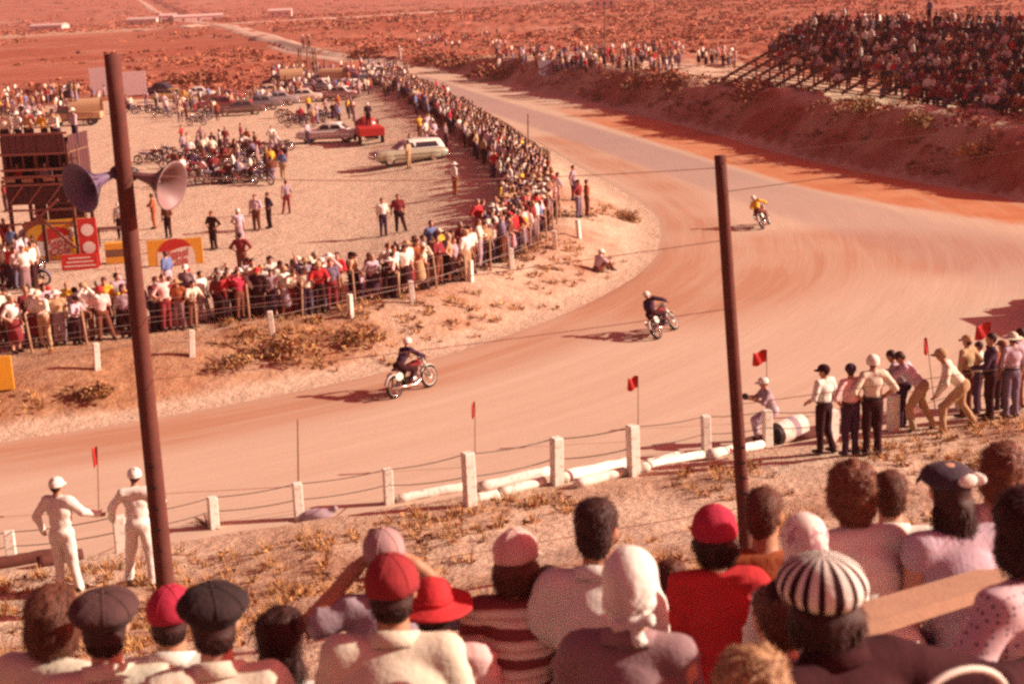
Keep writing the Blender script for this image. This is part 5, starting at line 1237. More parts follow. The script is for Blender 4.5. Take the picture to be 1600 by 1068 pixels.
for k in range(GROWS):
    s = .3
    while s < GL - .2:
        frac = s / GL; dens = min(1, max(.05, (k - 4.6 + frac * 9) / 2.8))
        if random.random() < dens * min(1, .78 + .55 * float(vnoise(np.array([s * .3]), np.array([k * .45]))[0]) + .2 * frac):
            p = GA + gn * (k * GSTEP + random.uniform(-.18, .22)) + gdir * s; r_ = random.random(); lst.append((p.x, p.y, gz0 + k * GRISE + random.uniform(.40, .5) - (.26 if r_ < .06 else 0), gface + random.uniform(-.7, .7), 3 if r_ < .55 else 4 if r_ < .96 else 0, wpick(DK), wpick(BOTW)))
        s += random.choice((.4, .45, .5, .55, .62, .9))
tk = at(122, 196, .42)
for q in range(9): lst.append((tk.x + random.uniform(-2.2, 1.6), tk.y + random.uniform(-.6, .6), hgt(tk.x, tk.y) + 2.35, R(180 + random.uniform(-80, 80)), random.choice((0, 1, 2)), wpick(TOPW), wpick(BOTW)))
V_, Q_, M__ = far_people(lst)
tag(link('distant_crowd', np_mesh('distant_crowd', V_, Q_, PALM, M__, True)), 'mass of distant spectators in the grandstand, on the dune and along the far fence', 'crowd', kind='stuff')

# ------------------------------------------------------------------ fingers for nearer figures
def fingers(mb, wr, d, pn, s=1.0, curl=.5, mi=0, thumb=1):
    """palm and five fingers at wrist wr along d; pn = palm normal"""
    wr = Vector(wr); d = Vector(d).normalized(); pn = Vector(pn); pn = (pn - d * pn.dot(d)).normalized(); sd_ = d.cross(pn)
    rot = Matrix((sd_, d, pn)).transposed(); mb.ell(wr + d * .05 * s, (.038 * s, .055 * s, .016 * s), 10, 6, mi, rot)
    for k, (off, ln) in enumerate(((-.027, .068), (-.009, .078), (.009, .074), (.026, .058))):
        b0 = wr + d * .092 * s + sd_ * off * s; pts = [b0 - d * .02 * s, b0]; dr = d.copy()
        for j in range(3): dr = (dr + pn * curl * .55).normalized(); pts.append(pts[-1] + dr * ln * s / 2.6)
        mb.tube(pts, [.0095 * s, .0095 * s, .0088 * s, .008 * s, .006 * s], 7, mi)
    t0 = wr + d * .03 * s - sd_ * thumb * .03 * s; mb.tube([t0, t0 + (d * .5 - sd_ * thumb * .7 + pn * .3).normalized() * .035 * s, t0 + (d * .9 - sd_ * thumb * .6 + pn * .6).normalized() * .065 * s], [.013 * s, .011 * s, .008 * s], 7, mi)
def detailed(name, J, mats, h=.024, hat=None, hatm=None, curl=.5, **kw):
    prims = figure(J, **kw)
    V_, Q_, z_ = sdf_mesh(prims, h, .026)
    N = vnormals(V_, Q_); amp = .011; V_ = V_ + N * (amp * fbm(V_[:, 0] * 11 + V_[:, 2] * 3, V_[:, 1] * 11, V_[:, 2] * 7, 2))[:, None] * (V_[:, 2:3] < J['nek'][2])
    mb = MB(); mb.v = [tuple(v) for v in V_.tolist()]; mb.f = [tuple(q) for q in Q_.tolist()]; mb.m = z_.tolist()
    for s in 'LR':
        w_ = Vector(J['w' + s]); d_ = (w_ - Vector(J['e' + s])).normalized(); d_ = Vector(J.get('hand' + s, d_)); fingers(mb, w_, d_, (0, 1, -.2) if abs(d_.y) < .8 else (0, 0, -1), 1.0, curl, SKIN, 1 if s == 'L' else -1)
    o = mb.build(name, mats, None, True)
    if mats[1] != mats[2] and abs(J['pel'][1]) < .03 and J['pel'][2] > .9:
        zz = J['pel'][2] + .1; bt = MB(); bt.lathe([(1.0, -.02), (1.03, -.02), (1.03, .02), (1.0, .02)], 24, 0, Matrix.Translation((0, J['pel'][1] + .003, zz)) @ Matrix.Diagonal((.172, .132, 1, 1))); bt.build('belt', M_SHOE, o, True)
    if hat:
        hm = link('hat' if hat == 'brim' else 'helmet' if hat == 'helmet' else 'cap', HELM if hat == 'helmet' else BRIMM if hat == 'brim' else CAPM, o); hm.location = J['head']; hm.material_slots[0].link = 'OBJECT'; hm.material_slots[0].material = hatm
        lk = Vector(J.get('look', (0, 1, 0))); hm.rotation_euler = (0, 0, math.atan2(-lk.x, lk.y))
    return o
hm_ = MB(); d = dome(.115, .135, .12, .02, 20, 7); hm_.grid(d); hm_.grid([[(x * .96, y * .96, z - .05) for x, y, z in d[0]], d[0]]); HELM = hm_.mesh('helmet', M_WHITE, True)

def marsh(px, py, yaw, J, top, bot, lb, hat=None, hatm=None, sc=1.0, hair='dark', gy=None, **kw):
    p = ground_at(px, py); o = detailed('person', J, [SKINS[1], fab(top) if isinstance(top, str) else top, fab(bot), HAIRS[hair], M_SHOE], hat=hat, hatm=hatm, **kw)
    o.location = p; o.rotation_euler = (0, 0, R(yaw)); o.scale = (sc, sc, sc); return tag(o, lb, 'person', 'marshals and officers along the near fence')
# left marshals in white
marsh(108, 926, -12, stand_pose(eL=(-.34, -.04, 1.17), wL=(-.36, .1, .93), eR=(.3, .1, 1.22), wR=(.42, .3, 1.12), kL=(-.12, .05, .5), aR=(.17, .02, .09)), 'white', 'white', 'left marshal in white clothes and white cap standing at the fence', 'cap', fab('white'), 1.06, sleeves='long')
marsh(226, 912, 8, stand_pose(che=(0, .06, 1.27), nek=(0, .08, 1.46), head=(.01, .13, 1.62), eL=(-.36, .04, 1.18), wL=(-.38, .22, .98), eR=(.33, .06, 1.2), wR=(.36, .3, 1.14), kL=(-.15, .08, .5), aL=(-.22, .1, .09), kR=(.13, -.02, .5), aR=(.14, -.14, .09)), 'white', 'white', 'right marshal in white stepping beside the tall pole', 'cap', fab('white'), 1.06, sleeves='long')
# cameraman
J = stand_pose(pel=(0, -.02, .74), che=(0, .10, 1.03), nek=(0, .15, 1.23), head=(0, .20, 1.39), sL=(-.185, .13, 1.18), sR=(.185, .13, 1.18), eL=(-.25, .26, 1.0), wL=(-.09, .5, 1.06), eR=(.25, .26, 1.0), wR=(.09, .5, 1.06), hL=(-.09, 0, .7), hR=(.09, 0, .7), kL=(-.14, .42, .52), kR=(.14, .38, .5), aL=(-.14, .36, .09), aR=(.15, .3, .09))
o = marsh(1206, 690, 95, J, 'mauve', 'lilac', 'seated cameraman in mauve shirt and white cap facing left with a camera', 'cap', fab('white'), 1.1, sleeves='short', curl=1.1)
cb = MB(); cb.box((0, .60, 1.10), (.16, .10, .12), 0, None, .015); cb.lathe([(.001, 0), (.045, 0), (.05, .1), (.001, .1)], 14, 0, Matrix.Translation((0, .64, 1.10)) @ Matrix.Rotation(-math.pi / 2, 4, 'X')); q = cb.build('camera', M_DARKM); q.location = o.location; q.rotation_euler = o.rotation_euler; q.scale = o.scale; tag(q, 'dark hand camera held out by the seated cameraman', 'camera')
hips = dict(eL=(-.37, -.08, 1.17), wL=(-.2, .03, 1.0), eR=(.37, -.08, 1.17), wR=(.2, .03, 1.0), handL=(.6, .3, -.3), handR=(-.6, .3, -.3))
marsh(1287, 708, 35, stand_pose(look=(-.5, 1, -.05), eL=(-.26, .0, 1.14), wL=(-.2, .22, 1.02), eR=(.25, -.06, 1.14), wR=(.22, .1, .93), aR=(.16, -.1, .09)), 'white', 'black', 'officer in white shirt and dark peaked cap beside the striped barrel', 'cap', fab('black'), 1.0, sleeves='short')
marsh(1328, 712, 20, stand_pose(look=(.6, 1, 0), **hips), 'pink', 'navy', 'officer in pinkish shirt and dark cap, middle of the three standing close', 'cap', fab('navy'), 1.02, sleeves='short')
marsh(1362, 710, 10, stand_pose(look=(.5, 1, 0), **hips), 'cream', 'black', 'officer in cream shirt and white helmet, rightmost of the three standing close', 'helmet', M_WHITE, 1.1, sleeves='short')
J = stand_pose(pel=(0, -.08, .88), che=(0, .16, 1.13), nek=(0, .27, 1.28), head=(0, .34, 1.42), sL=(-.18, .22, 1.25), sR=(.18, .22, 1.25), eL=(-.24, .44, 1.1), wL=(-.2, .66, 1.08), eR=(.24, .44, 1.1), wR=(.2, .66, 1.08), hL=(-.09, -.06, .84), hR=(.09, -.06, .84), kL=(-.12, .14, .48), aL=(-.13, .05, .09), kR=(.14, -.1, .48), aR=(.16, -.3, .09))
marsh(1432, 672, 70, J, 'lilac', 'khaki', 'bareheaded man in lilac shirt and khaki trousers leaning over the fence', None, None, 1.05, sleeves='long')
J = stand_pose(pel=(0, -.12, .84), che=(0, .12, 1.1), nek=(0, .22, 1.26), head=(0, .29, 1.41), sL=(-.18, .17, 1.22), sR=(.18, .17, 1.22), eL=(-.3, .2, .95), wL=(-.2, .34, .72), eR=(.3, .2, .95), wR=(.22, .3, .66), hL=(-.09, -.1, .8), hR=(.09, -.1, .8), kL=(-.2, .24, .48), aL=(-.24, .22, .09), kR=(.2, -.1, .46), aR=(.3, -.34, .09))
marsh(1492, 670, 75, J, 'cream', 'khaki', 'stooping man in cream shirt, khaki trousers and cap, hands on his knees', 'cap', fab('khaki'), 1.08, sleeves='long')
marsh(1526, 645, 60, stand_pose(eL=(-.3, .16, 1.14), wL=(-.12, .34, 1.08), eR=(.28, -.1, 1.15), wR=(.28, .06, .92)), 'white', 'navy', 'man in white shirt and dark trousers under the large red flag', None, None, 1.08, sleeves='short')
marsh(1562, 640, 30, stand_pose(**hips), 'rust', 'black', 'man in rust striped shirt right of the white shirted man', 'cap', fab('brown'), 1.05, sleeves='long')
marsh(1590, 640, 50, stand_pose(), 'mauve', 'brown', 'man in mauve at the right edge behind the fence', None, None, 1.0, sleeves='long')
marsh(1508, 652, 40, stand_pose(**hips), 'tan', 'brown', 'man in tan between the stooping man and the white shirt', 'cap', fab('tan'), 1.0, sleeves='long')
marsh(1545, 655, 80, stand_pose(eL=(-.3, .16, 1.14), wL=(-.12, .34, 1.08)), 'navy', 'black', 'man all in dark clothes in front of the large red flag', None, None, 1.04, sleeves='long')
marsh(1578, 652, 15, stand_pose(), 'lilac', 'slate', 'man in lilac shirt at the right edge, second from the end', 'brim', fab('cream'), 1.02, sleeves='short')
marsh(1408, 668, 60, stand_pose(pel=(0, -.06, .9), che=(0, .1, 1.18), nek=(0, .18, 1.35), head=(0, .24, 1.49), sL=(-.18, .14, 1.3), sR=(.18, .14, 1.3), eL=(-.27, .3, 1.1), wL=(-.2, .5, 1.05), eR=(.27, .3, 1.1), wR=(.2, .5, 1.05)), 'mauve', 'navy', 'man in mauve leaning on the fence behind the white helmet', None, None, 1.0, sleeves='long')
# striped barrel
p = ground_at(1232, 688); o = empty('striped_barrel', p + Vector((0, 0, .29)), 0); ax = Vector((.80, .5, .10)).normalized(); xx = ax.cross(Vector((0, 0, 1))).normalized(); Mx = Matrix((xx, ax.cross(xx), ax)).transposed().to_4x4()
Rb, Lb = .29, .92
for k, (z0, z1, m_) in enumerate([(-.46, -.34, M_DARKM), (-.34, -.02, M_WHITE), (-.02, .18, fab('mauve')), (.18, .46, M_WHITE)]):
    bl = lambda z: Rb * (1 - .10 * (z / .46) ** 2)
    MB().lathe([(bl(z0 + (z1 - z0) * j / 4), z0 + (z1 - z0) * j / 4) for j in range(5)], 24, 0, Mx).build('band', m_, o, True)
MB().lathe([(bl(-.46), -.46), (bl(-.46) - .03, -.465), (bl(-.46) - .03, -.38), (.001, -.38)], 24, 0, Mx).build('barrel_end', M_DARKM, o); MB().lathe([(.001, .44), (bl(.46) - .02, .44), (bl(.46), .46)], 24, 0, Mx).build('barrel_end', M_WHITE, o)
tag(o, 'barrel lying on its side with white bands and dark open end', 'barrel')
log(1150, 700, 1290, 676, .13, 'dark log on the sand below the striped barrel', M_DARKWOOD)
log(1240, 690, 1420, 655, .12, 'dark log behind the three standing officers', M_DARKWOOD)
log(1400, 655, 1440, 645, .12, 'white log end in front of the leaning man')
# unseen lorry, added outside the frame so its shade falls on the track
truck(1765, 470, 10, paint('van', (.30, .28, .26)), fab('tan'), 'unseen canvas topped truck added beyond the right edge to shade the track', True)

# ------------------------------------------------------------------ racers
RJ = dict(pel=(0, -.40, .87), che=(0, -.12, 1.14), nek=(0, .02, 1.31), head=(0, .10, 1.46), sL=(-.185, -.02, 1.26), sR=(.185, -.02, 1.26), eL=(-.36, .14, 1.08), eR=(.36, .14, 1.08), wL=(-.34, .34, 1.0), wR=(.34, .34, 1.0), handL=(.1, .9, -.2), handR=(-.1, .9, -.2),
          hL=(-.1, -.36, .82), hR=(.1, -.36, .82), kL=(-.21, .02, .68), kR=(.21, .02, .68), aL=(-.2, -.24, .40), aR=(.2, -.24, .40), toeL=(-.21, -.06, .34), toeR=(.21, -.06, .34), look=(0, 1, -.1))
races = [(646, 613, -42, -9, 'maroon', 'black', 'nearest racing motorcycle with white front wheel and oval plates', 'nearest rider in dark leathers and white helmet'), (1044, 522, -30, -30, 'navy', 'black', 'middle racing motorcycle leaning into the bend', 'middle rider in dark leathers and white helmet leaning into the bend'), (1198, 354, -22, -24, 'yellow', 'brown', 'farthest racing motorcycle leaning left', 'farthest rider in a yellow jersey and pale helmet')]
for i, (px, py, yaw, lean, tp_, bt_, lb1, lb2) in enumerate(races):
    bk = raceA if i == 0 else copy_tree(raceA); p = at(px, py, .03); p.z = .03
    bk.location = p; bk.rotation_euler = (0, R(lean), R(yaw)); tag(bk, lb1, 'motorcycle', 'racing motorcycles on the track')
    J = dict(RJ)
    if i: J.update(che=(-.03, -.14, 1.12), nek=(-.05, .02, 1.30), head=(-.06, .09, 1.45), kL=(-.32, .02, .66))
    o = detailed('person', J, [SKINS[1], fab('navy' if tp_ == 'maroon' else tp_), fab(bt_), HAIRS['dark'], M_SHOE], hat='helmet', hatm=M_WHITE, curl=1.2, sleeves='long'); o.location = p; o.rotation_euler = (0, R(lean), R(yaw)); tag(o, lb2, 'person', 'racers')

# ================================================================== NEAR BLEACHER AND ITS SPECTATORS
ROWS = [(17.4, 8.42), (18.2, 8.78), (19.0, 9.06), (19.8, 9.30), (20.6, 9.56), (21.4, 9.82)]      # distance from the fence line, head height
st = empty('bleacher'); tag(st, 'near wooden bleacher of long bench boards under the spectators', 'bleacher')
def srow(u, s, z): x, y = fence_pt(u, s); return Vector((x, y, z))
for s_, hz in ROWS:
    z = hz - .80
    MB().beam(srow(-9, s_ + .06, z), srow(9, s_ + .06, z), .44, .045).build('seat_board', M_PLANK, st)
    MB().beam(srow(-9, s_ - .42, z - .43), srow(9, s_ - .42, z - .43), .34, .045).build('foot_board', M_PLANK, st)
    for u in (-8, -5, -2, 1, 4, 7):
        zg = hgt(*srow(u, s_, 0)[:2]); MB().box(srow(u, s_ - .02, (z - .03 + zg - .3) / 2), (.1, .1, z - .03 - zg + .3)).build('support', M_DARKWOOD, st)

def ray_row(px, py, d):
    return Vector((0, 0, CAM_H)) + ray(px, py).normalized() * d

MB().beam(ray_row(1310, 980, 4.95), ray_row(1640, 880, 6.2), .15, .05).build('seat_board', M_PLANK, st)
def wrinkle(V_, Q_, amp, seed):
    """drag folds: thin ridges along slanted lines, stronger low on the back and at the arms"""
    N = vnormals(V_, Q_); x, y, z = V_.T
    wx = x + .05 * vnoise(x * 5 + seed, y * 5, z * 5); wz = z + .06 * vnoise(x * 4, y * 4 + seed, z * 4)
    f1 = (1 - np.abs(vnoise(wx * 5 + wz * 9 + seed, y * 4, wz * 4 - wx * 3))) ** 3
    f2 = (1 - np.abs(vnoise(wx * 6 - wz * 11 + seed * 2, y * 5, wz * 4))) ** 3
    low = .35 + .9 * sstep(.55, .1, z) + .5 * sstep(.14, .24, np.abs(x))
    big = vnoise(x * 4 + seed, y * 4, z * 3)
    return V_ + N * (amp * (low * (.9 * f1 + .7 * f2 - .55) + .35 * big))[:, None]
def hframe(J):
    fw = Vector(J.get('look', (0, 1, 0))).normalized(); up = (Vector(J['head']) - Vector(J['nek']) + Vector((0, 0, .05))).normalized(); rt = fw.cross(up).normalized(); up = rt.cross(fw)
    m = Matrix((rt, fw, up)).transposed().to_4x4() @ Matrix.Scale(.93, 4); m.translation = Vector(J['head']); return m
def hair_obj(style, m_, o, mh, seed, under=False):
    P = []
    e = lambda c, r: P.append(p_ell(c, r, 0))
    if style == 'short': e((0, -.015, .045), (.086, .102, .086)); e((0, -.06, -.02), (.074, .052, .075)); ln, amp, nst = .022, .004, 900
    elif style == 'flat': e((0, -.012, .05), (.090, .104, .085)); e((0, -.03, .085), (.078, .085, .055)); e((0, -.062, -.02), (.076, .052, .08)); ln, amp, nst = .022, .004, 900
    elif style == 'curly': e((0, -.02, .045), (.094, .110, .098)); e((0, -.06, -.05), (.088, .06, .10)); e((.06, -.02, -.03), (.038, .055, .075)); e((-.06, -.02, -.03), (.038, .055, .075)); ln, amp, nst = .035, .014, 1500
    elif style == 'bob': e((0, -.015, .04), (.093, .108, .095)); e((0, -.055, -.06), (.092, .07, .10)); e((.07, -.01, -.05), (.035, .06, .085)); e((-.07, -.01, -.05), (.035, .06, .085)); ln, amp, nst = .05, .008, 1200
    else: e((0, -.015, .04), (.094, .108, .095)); e((0, -.06, -.09), (.088, .062, .15)); e((0, -.075, -.2), (.075, .045, .12)); ln, amp, nst = .09, .010, 1300
    if under: P[0] = p_ell((0, -.02, .02), (.082, .100, .075), 0); P = [p for p in P if not (p[1][2] > .06)]
    V_, Q_, _ = sdf_mesh(P, .012, .03); N = vnormals(V_, Q_); x, y, z = V_.T
    V_ = V_ + N * (amp * fbm(x * 26 + seed, y * 26, z * (26 if style == 'curly' else 9), 2))[:, None]
    if under:
        q = np.sqrt((V_[:, 0] / .086) ** 2 + ((V_[:, 1] + .004) / .104) ** 2); w_ = sstep(-.035, -.005, V_[:, 2]); k_ = 1 + (np.minimum(1, 1 / np.maximum(q, 1e-4)) - 1) * w_
        V_ = V_ * np.stack([k_, k_, np.ones_like(k_)], 1)
    rg_ = np.random.default_rng(seed); pool = np.arange(len(Q_)) if not under else np.flatnonzero(V_[Q_].mean(1)[:, 2] < -.03); f = pool[rg_.integers(0, len(pool), nst)]; c = V_[Q_[f]].mean(1); n = N[Q_[f, 0]]
    fl = np.array([0, -.35, -1.0]) + rg_.normal(size=(nst, 3)) * (.9 if style == 'curly' else .35); t_ = fl - n * (fl * n).sum(1, keepdims=True); t_ /= np.linalg.norm(t_, axis=1, keepdims=True) + 1e-6
    sd_ = np.cross(n, t_); L = ln * (.5 + rg_.random((nst, 1))); w = .0020
    a = c - n * .002; b_ = c + t_ * L * .5 + n * .006 + (rg_.normal(size=(nst, 3)) * .004); e2 = c + t_ * L + n * (.004 + .006 * rg_.random((nst, 1)))
    SV = np.stack([a - sd_ * w, a + sd_ * w, b_ + sd_ * w * .8, b_ - sd_ * w * .8, e2 + sd_ * w * .2, e2 - sd_ * w * .2], 1).reshape(-1, 3); base = np.arange(nst)[:, None] * 6 + len(V_)
    SQ = np.concatenate([base + np.array([0, 1, 2, 3]), base + np.array([3, 2, 4, 5])])
    h = link('hair', np_mesh('hair', np.concatenate([V_, SV]), np.concatenate([Q_, SQ]), m_, smooth=True), o); h.matrix_local = mh; return h
def seams(mb, rx, ry, rz, zc, n=6):
    for k in range(n):
        a = math.pi * 2 * k / n + .2; mb.tube([(rx * 1.005 * math.cos(t_) * math.cos(a), ry * 1.005 * math.cos(t_) * math.sin(a), zc + rz * 1.005 * math.sin(t_)) for t_ in np.linspace(0, 1.5, 8)], .0022, 4)
def wob_mesh(me, amp, seed, sc=14):
    co = np.empty(len(me.vertices) * 3, np.float32); me.vertices.foreach_get('co', co); V_ = co.reshape(-1, 3).astype(float)
    r_ = V_ / (np.linalg.norm(V_, axis=1)[:, None] + 1e-6); V_ += r_ * (amp * fbm(V_[:, 0] * sc + seed, V_[:, 1] * sc, V_[:, 2] * sc, 2))[:, None]; me.vertices.foreach_set('co', V_.astype(np.float32).ravel()); me.update()
M_STRIPE = [fab('white'), fab('black')]
def hat_obj(kind, m_, o, mh, seed):
    mb = MB(); nm = 'cap'; mats = [m_]
    if kind == 'cap':
        d = dome(.098, .116, .098, .035, 32, 10, 0, None, .008); mb.grid([[(x * 1.0, y * 1.0, z - .028) for x, y, z in d[0]]] + d); visor(mb, .094, .02, .085, .012, 0, 16); seams(mb, .098, .116, .098, .035); mb.ell((0, 0, .134), (.01, .01, .006), 8, 4)
    elif kind == 'newsboy':
        d = dome(.128, .142, .075, .058, 40, 9, 0, None, .012); low = [[(x * .76, y * .80, .012) for x, y, z in d[0]], [(x * .80, y * .84, .038) for x, y, z in d[0]], [(x * .97, y * .97, .045) for x, y, z in d[0]]]
        mb.grid(low + d); visor(mb, .10, .03, .07, .02, 0, 16); seams(mb, .128, .142, .075, .058, 8); mb.ell((0, 0, .134), (.012, .012, .007), 8, 4)
    elif kind == 'beanie':
        d = dome(.101, .117, .105, .03, 36, 10, 0, None, .02); mb.grid([[(x * 1.03, y * 1.03, z - .035) for x, y, z in d[0]], [(x * 1.04, y * 1.04, z - .002) for x, y, z in d[0]]] + d)
    elif kind == 'striped':
        mats = M_STRIPE; P = dome(.122, .136, .098, .03, 120, 16); P = [[(x * .86, y * .86, -.005) for x, y, z in P[0]], [(x * .95, y * .95, .012) for x, y, z in P[0]]] + P
        mb.grid(P); 
        for i, q in enumerate(mb.f):
            c = sum((Vector(mb.v[j]) for j in q), Vector()) / 4; mb.m[i] = int(math.floor((math.atan2(c.y, c.x) + 7) / (2 * math.pi / 34))) % 2
        visor(mb, .10, .03, .07, .0, 1, 16)
    elif kind == 'brim':
        nm = 'hat'; d = dome(.096, .114, .10, .04, 36, 9); rr = [[(x * (1 + k * .22), y * (1 + k * .2), z - .006 * k + .006 * math.sin(3 * math.atan2(y, x))) for x, y, z in d[0]] for k in (4, 3, 2, 1)]
        mb.grid(rr + d); mb.grid([[(x * 1.015, y * 1.015, z + .002) for x, y, z in d[0]], [(x * 1.012, y * 1.012, z + .028) for x, y, z in d[0]]])
    elif kind == 'bow':
        nm = 'hat'; d = dome(.112, .122, .055, .062, 32, 6); mb.grid([[(x * .86, y * .88, z - .03) for x, y, z in d[0]], [(x * 1.05, y * 1.03, z - .012) for x, y, z in d[0]]] + d); visor(mb, .112, .0, .05, .045, 0, 14)
        mats = [m_, fab('white')]; mb.ell((.07, -.085, .07), (.05, .018, .03), 12, 6, 1, Matrix.Rotation(-.6, 3, 'Z')); mb.ell((.02, -.115, .075), (.045, .018, .03), 12, 6, 1); mb.ell((.05, -.11, .072), (.014, .016, .016), 8, 5, 1)
    elif kind == 'scarf':
        nm = 'headscarf'; P = [p_ell((0, -.012, .028), (.096, .114, .106), 0), p_ell((0, -.045, -.03), (.088, .078, .085), 0), p_ell((.0, -.07, -.085), (.062, .05, .04), 0), p_cap((.0, -.108, -.088), (.03, -.118, -.088), .020, .018, 0), p_cap((.03, -.12, -.088), (.075, -.118, -.075), .010, .022, 0), p_cap((.03, -.12, -.09), (.045, -.13, -.135), .012, .024, 0), p_cap((.02, -.12, -.09), (-.03, -.125, -.098), .010, .018, 0)]
        V_, Q_, _ = sdf_mesh(P, .009, .014); N = vnormals(V_, Q_); x, y, z = V_.T; an = np.arctan2(x - .01, z + .09 + 0 * y); fold = (1 - np.abs(vnoise(an * 5 + seed, y * 6, np.hypot(x, z + .09) * 6))) ** 2; V_ = V_ + N * (.010 * (fold - .4) * (.35 + sstep(.06, -.06, z)))[:, None]
        h = link(nm, np_mesh(nm, V_, Q_, m_, smooth=True), o); h.matrix_local = mh; return h
    me = mb.mesh(nm, mats, True)
    if kind != 'striped': wob_mesh(me, .005, seed)
    else: wob_mesh(me, .0035, seed, 9)
    h = link(nm, me, o); h.matrix_local = mh
    h.modifiers.new('t', 'SOLIDIFY').thickness = .004
    return h

def stripes_mat():
    m, nt, b = nodes_of('striped_blouse'); co = obco(nt); sp = nt.nodes.new('ShaderNodeSeparateXYZ'); nt.links.new(co, sp.inputs[0])
    z = mth(nt, 'ADD', sp.outputs[2], mth(nt, 'MULTIPLY', noise(nt, co, 5, 2), .025)); w = mth(nt, 'FRACT', mth(nt, 'MULTIPLY', z, 9.5))
    b1 = mth(nt, 'GREATER_THAN', w, .62); w2 = mth(nt, 'FRACT', mth(nt, 'MULTIPLY', z, 28.5)); b2 = mth(nt, 'MULTIPLY', mth(nt, 'GREATER_THAN', w2, .6), .45)
    nt.links.new(mixc(nt, b1, mixc(nt, b2, (.74, .62, .52), (.42, .13, .12)), (.20, .04, .04)), b.inputs['Base Color']); b.inputs['Roughness'].default_value = .9; return m
def dots_mat():
    m, nt, b = nodes_of('dotted_dress'); co = obco(nt); v = nt.nodes.new('ShaderNodeTexVoronoi'); v.inputs['Scale'].default_value = 48; v.inputs['Randomness'].default_value = .25; nt.links.new(co, v.inputs['Vector'])
    nt.links.new(mixc(nt, mth(nt, 'LESS_THAN', v.outputs['Distance'], .27), (.60, .42, .45), (.09, .05, .09)), b.inputs['Base Color']); b.inputs['Roughness'].default_value = .9; return m
def flower_mat():
    m, nt, b = nodes_of('patterned_scarf'); co = obco(nt); n_ = noise(nt, co, 22, 2); nt.links.new(mixc(nt, remap(nt, n_, .52, .6), (.74, .62, .56), (.50, .26, .30)), b.inputs['Base Color']); b.inputs['Roughness'].default_value = .9; return m
M_BLOUSE, M_DOTS, M_FLOWER = stripes_mat(), dots_mat(), flower_mat()
M_CAPPINK = mat('cap_two_tone', (.66, .42, .38), .9, .15, 9, .3)

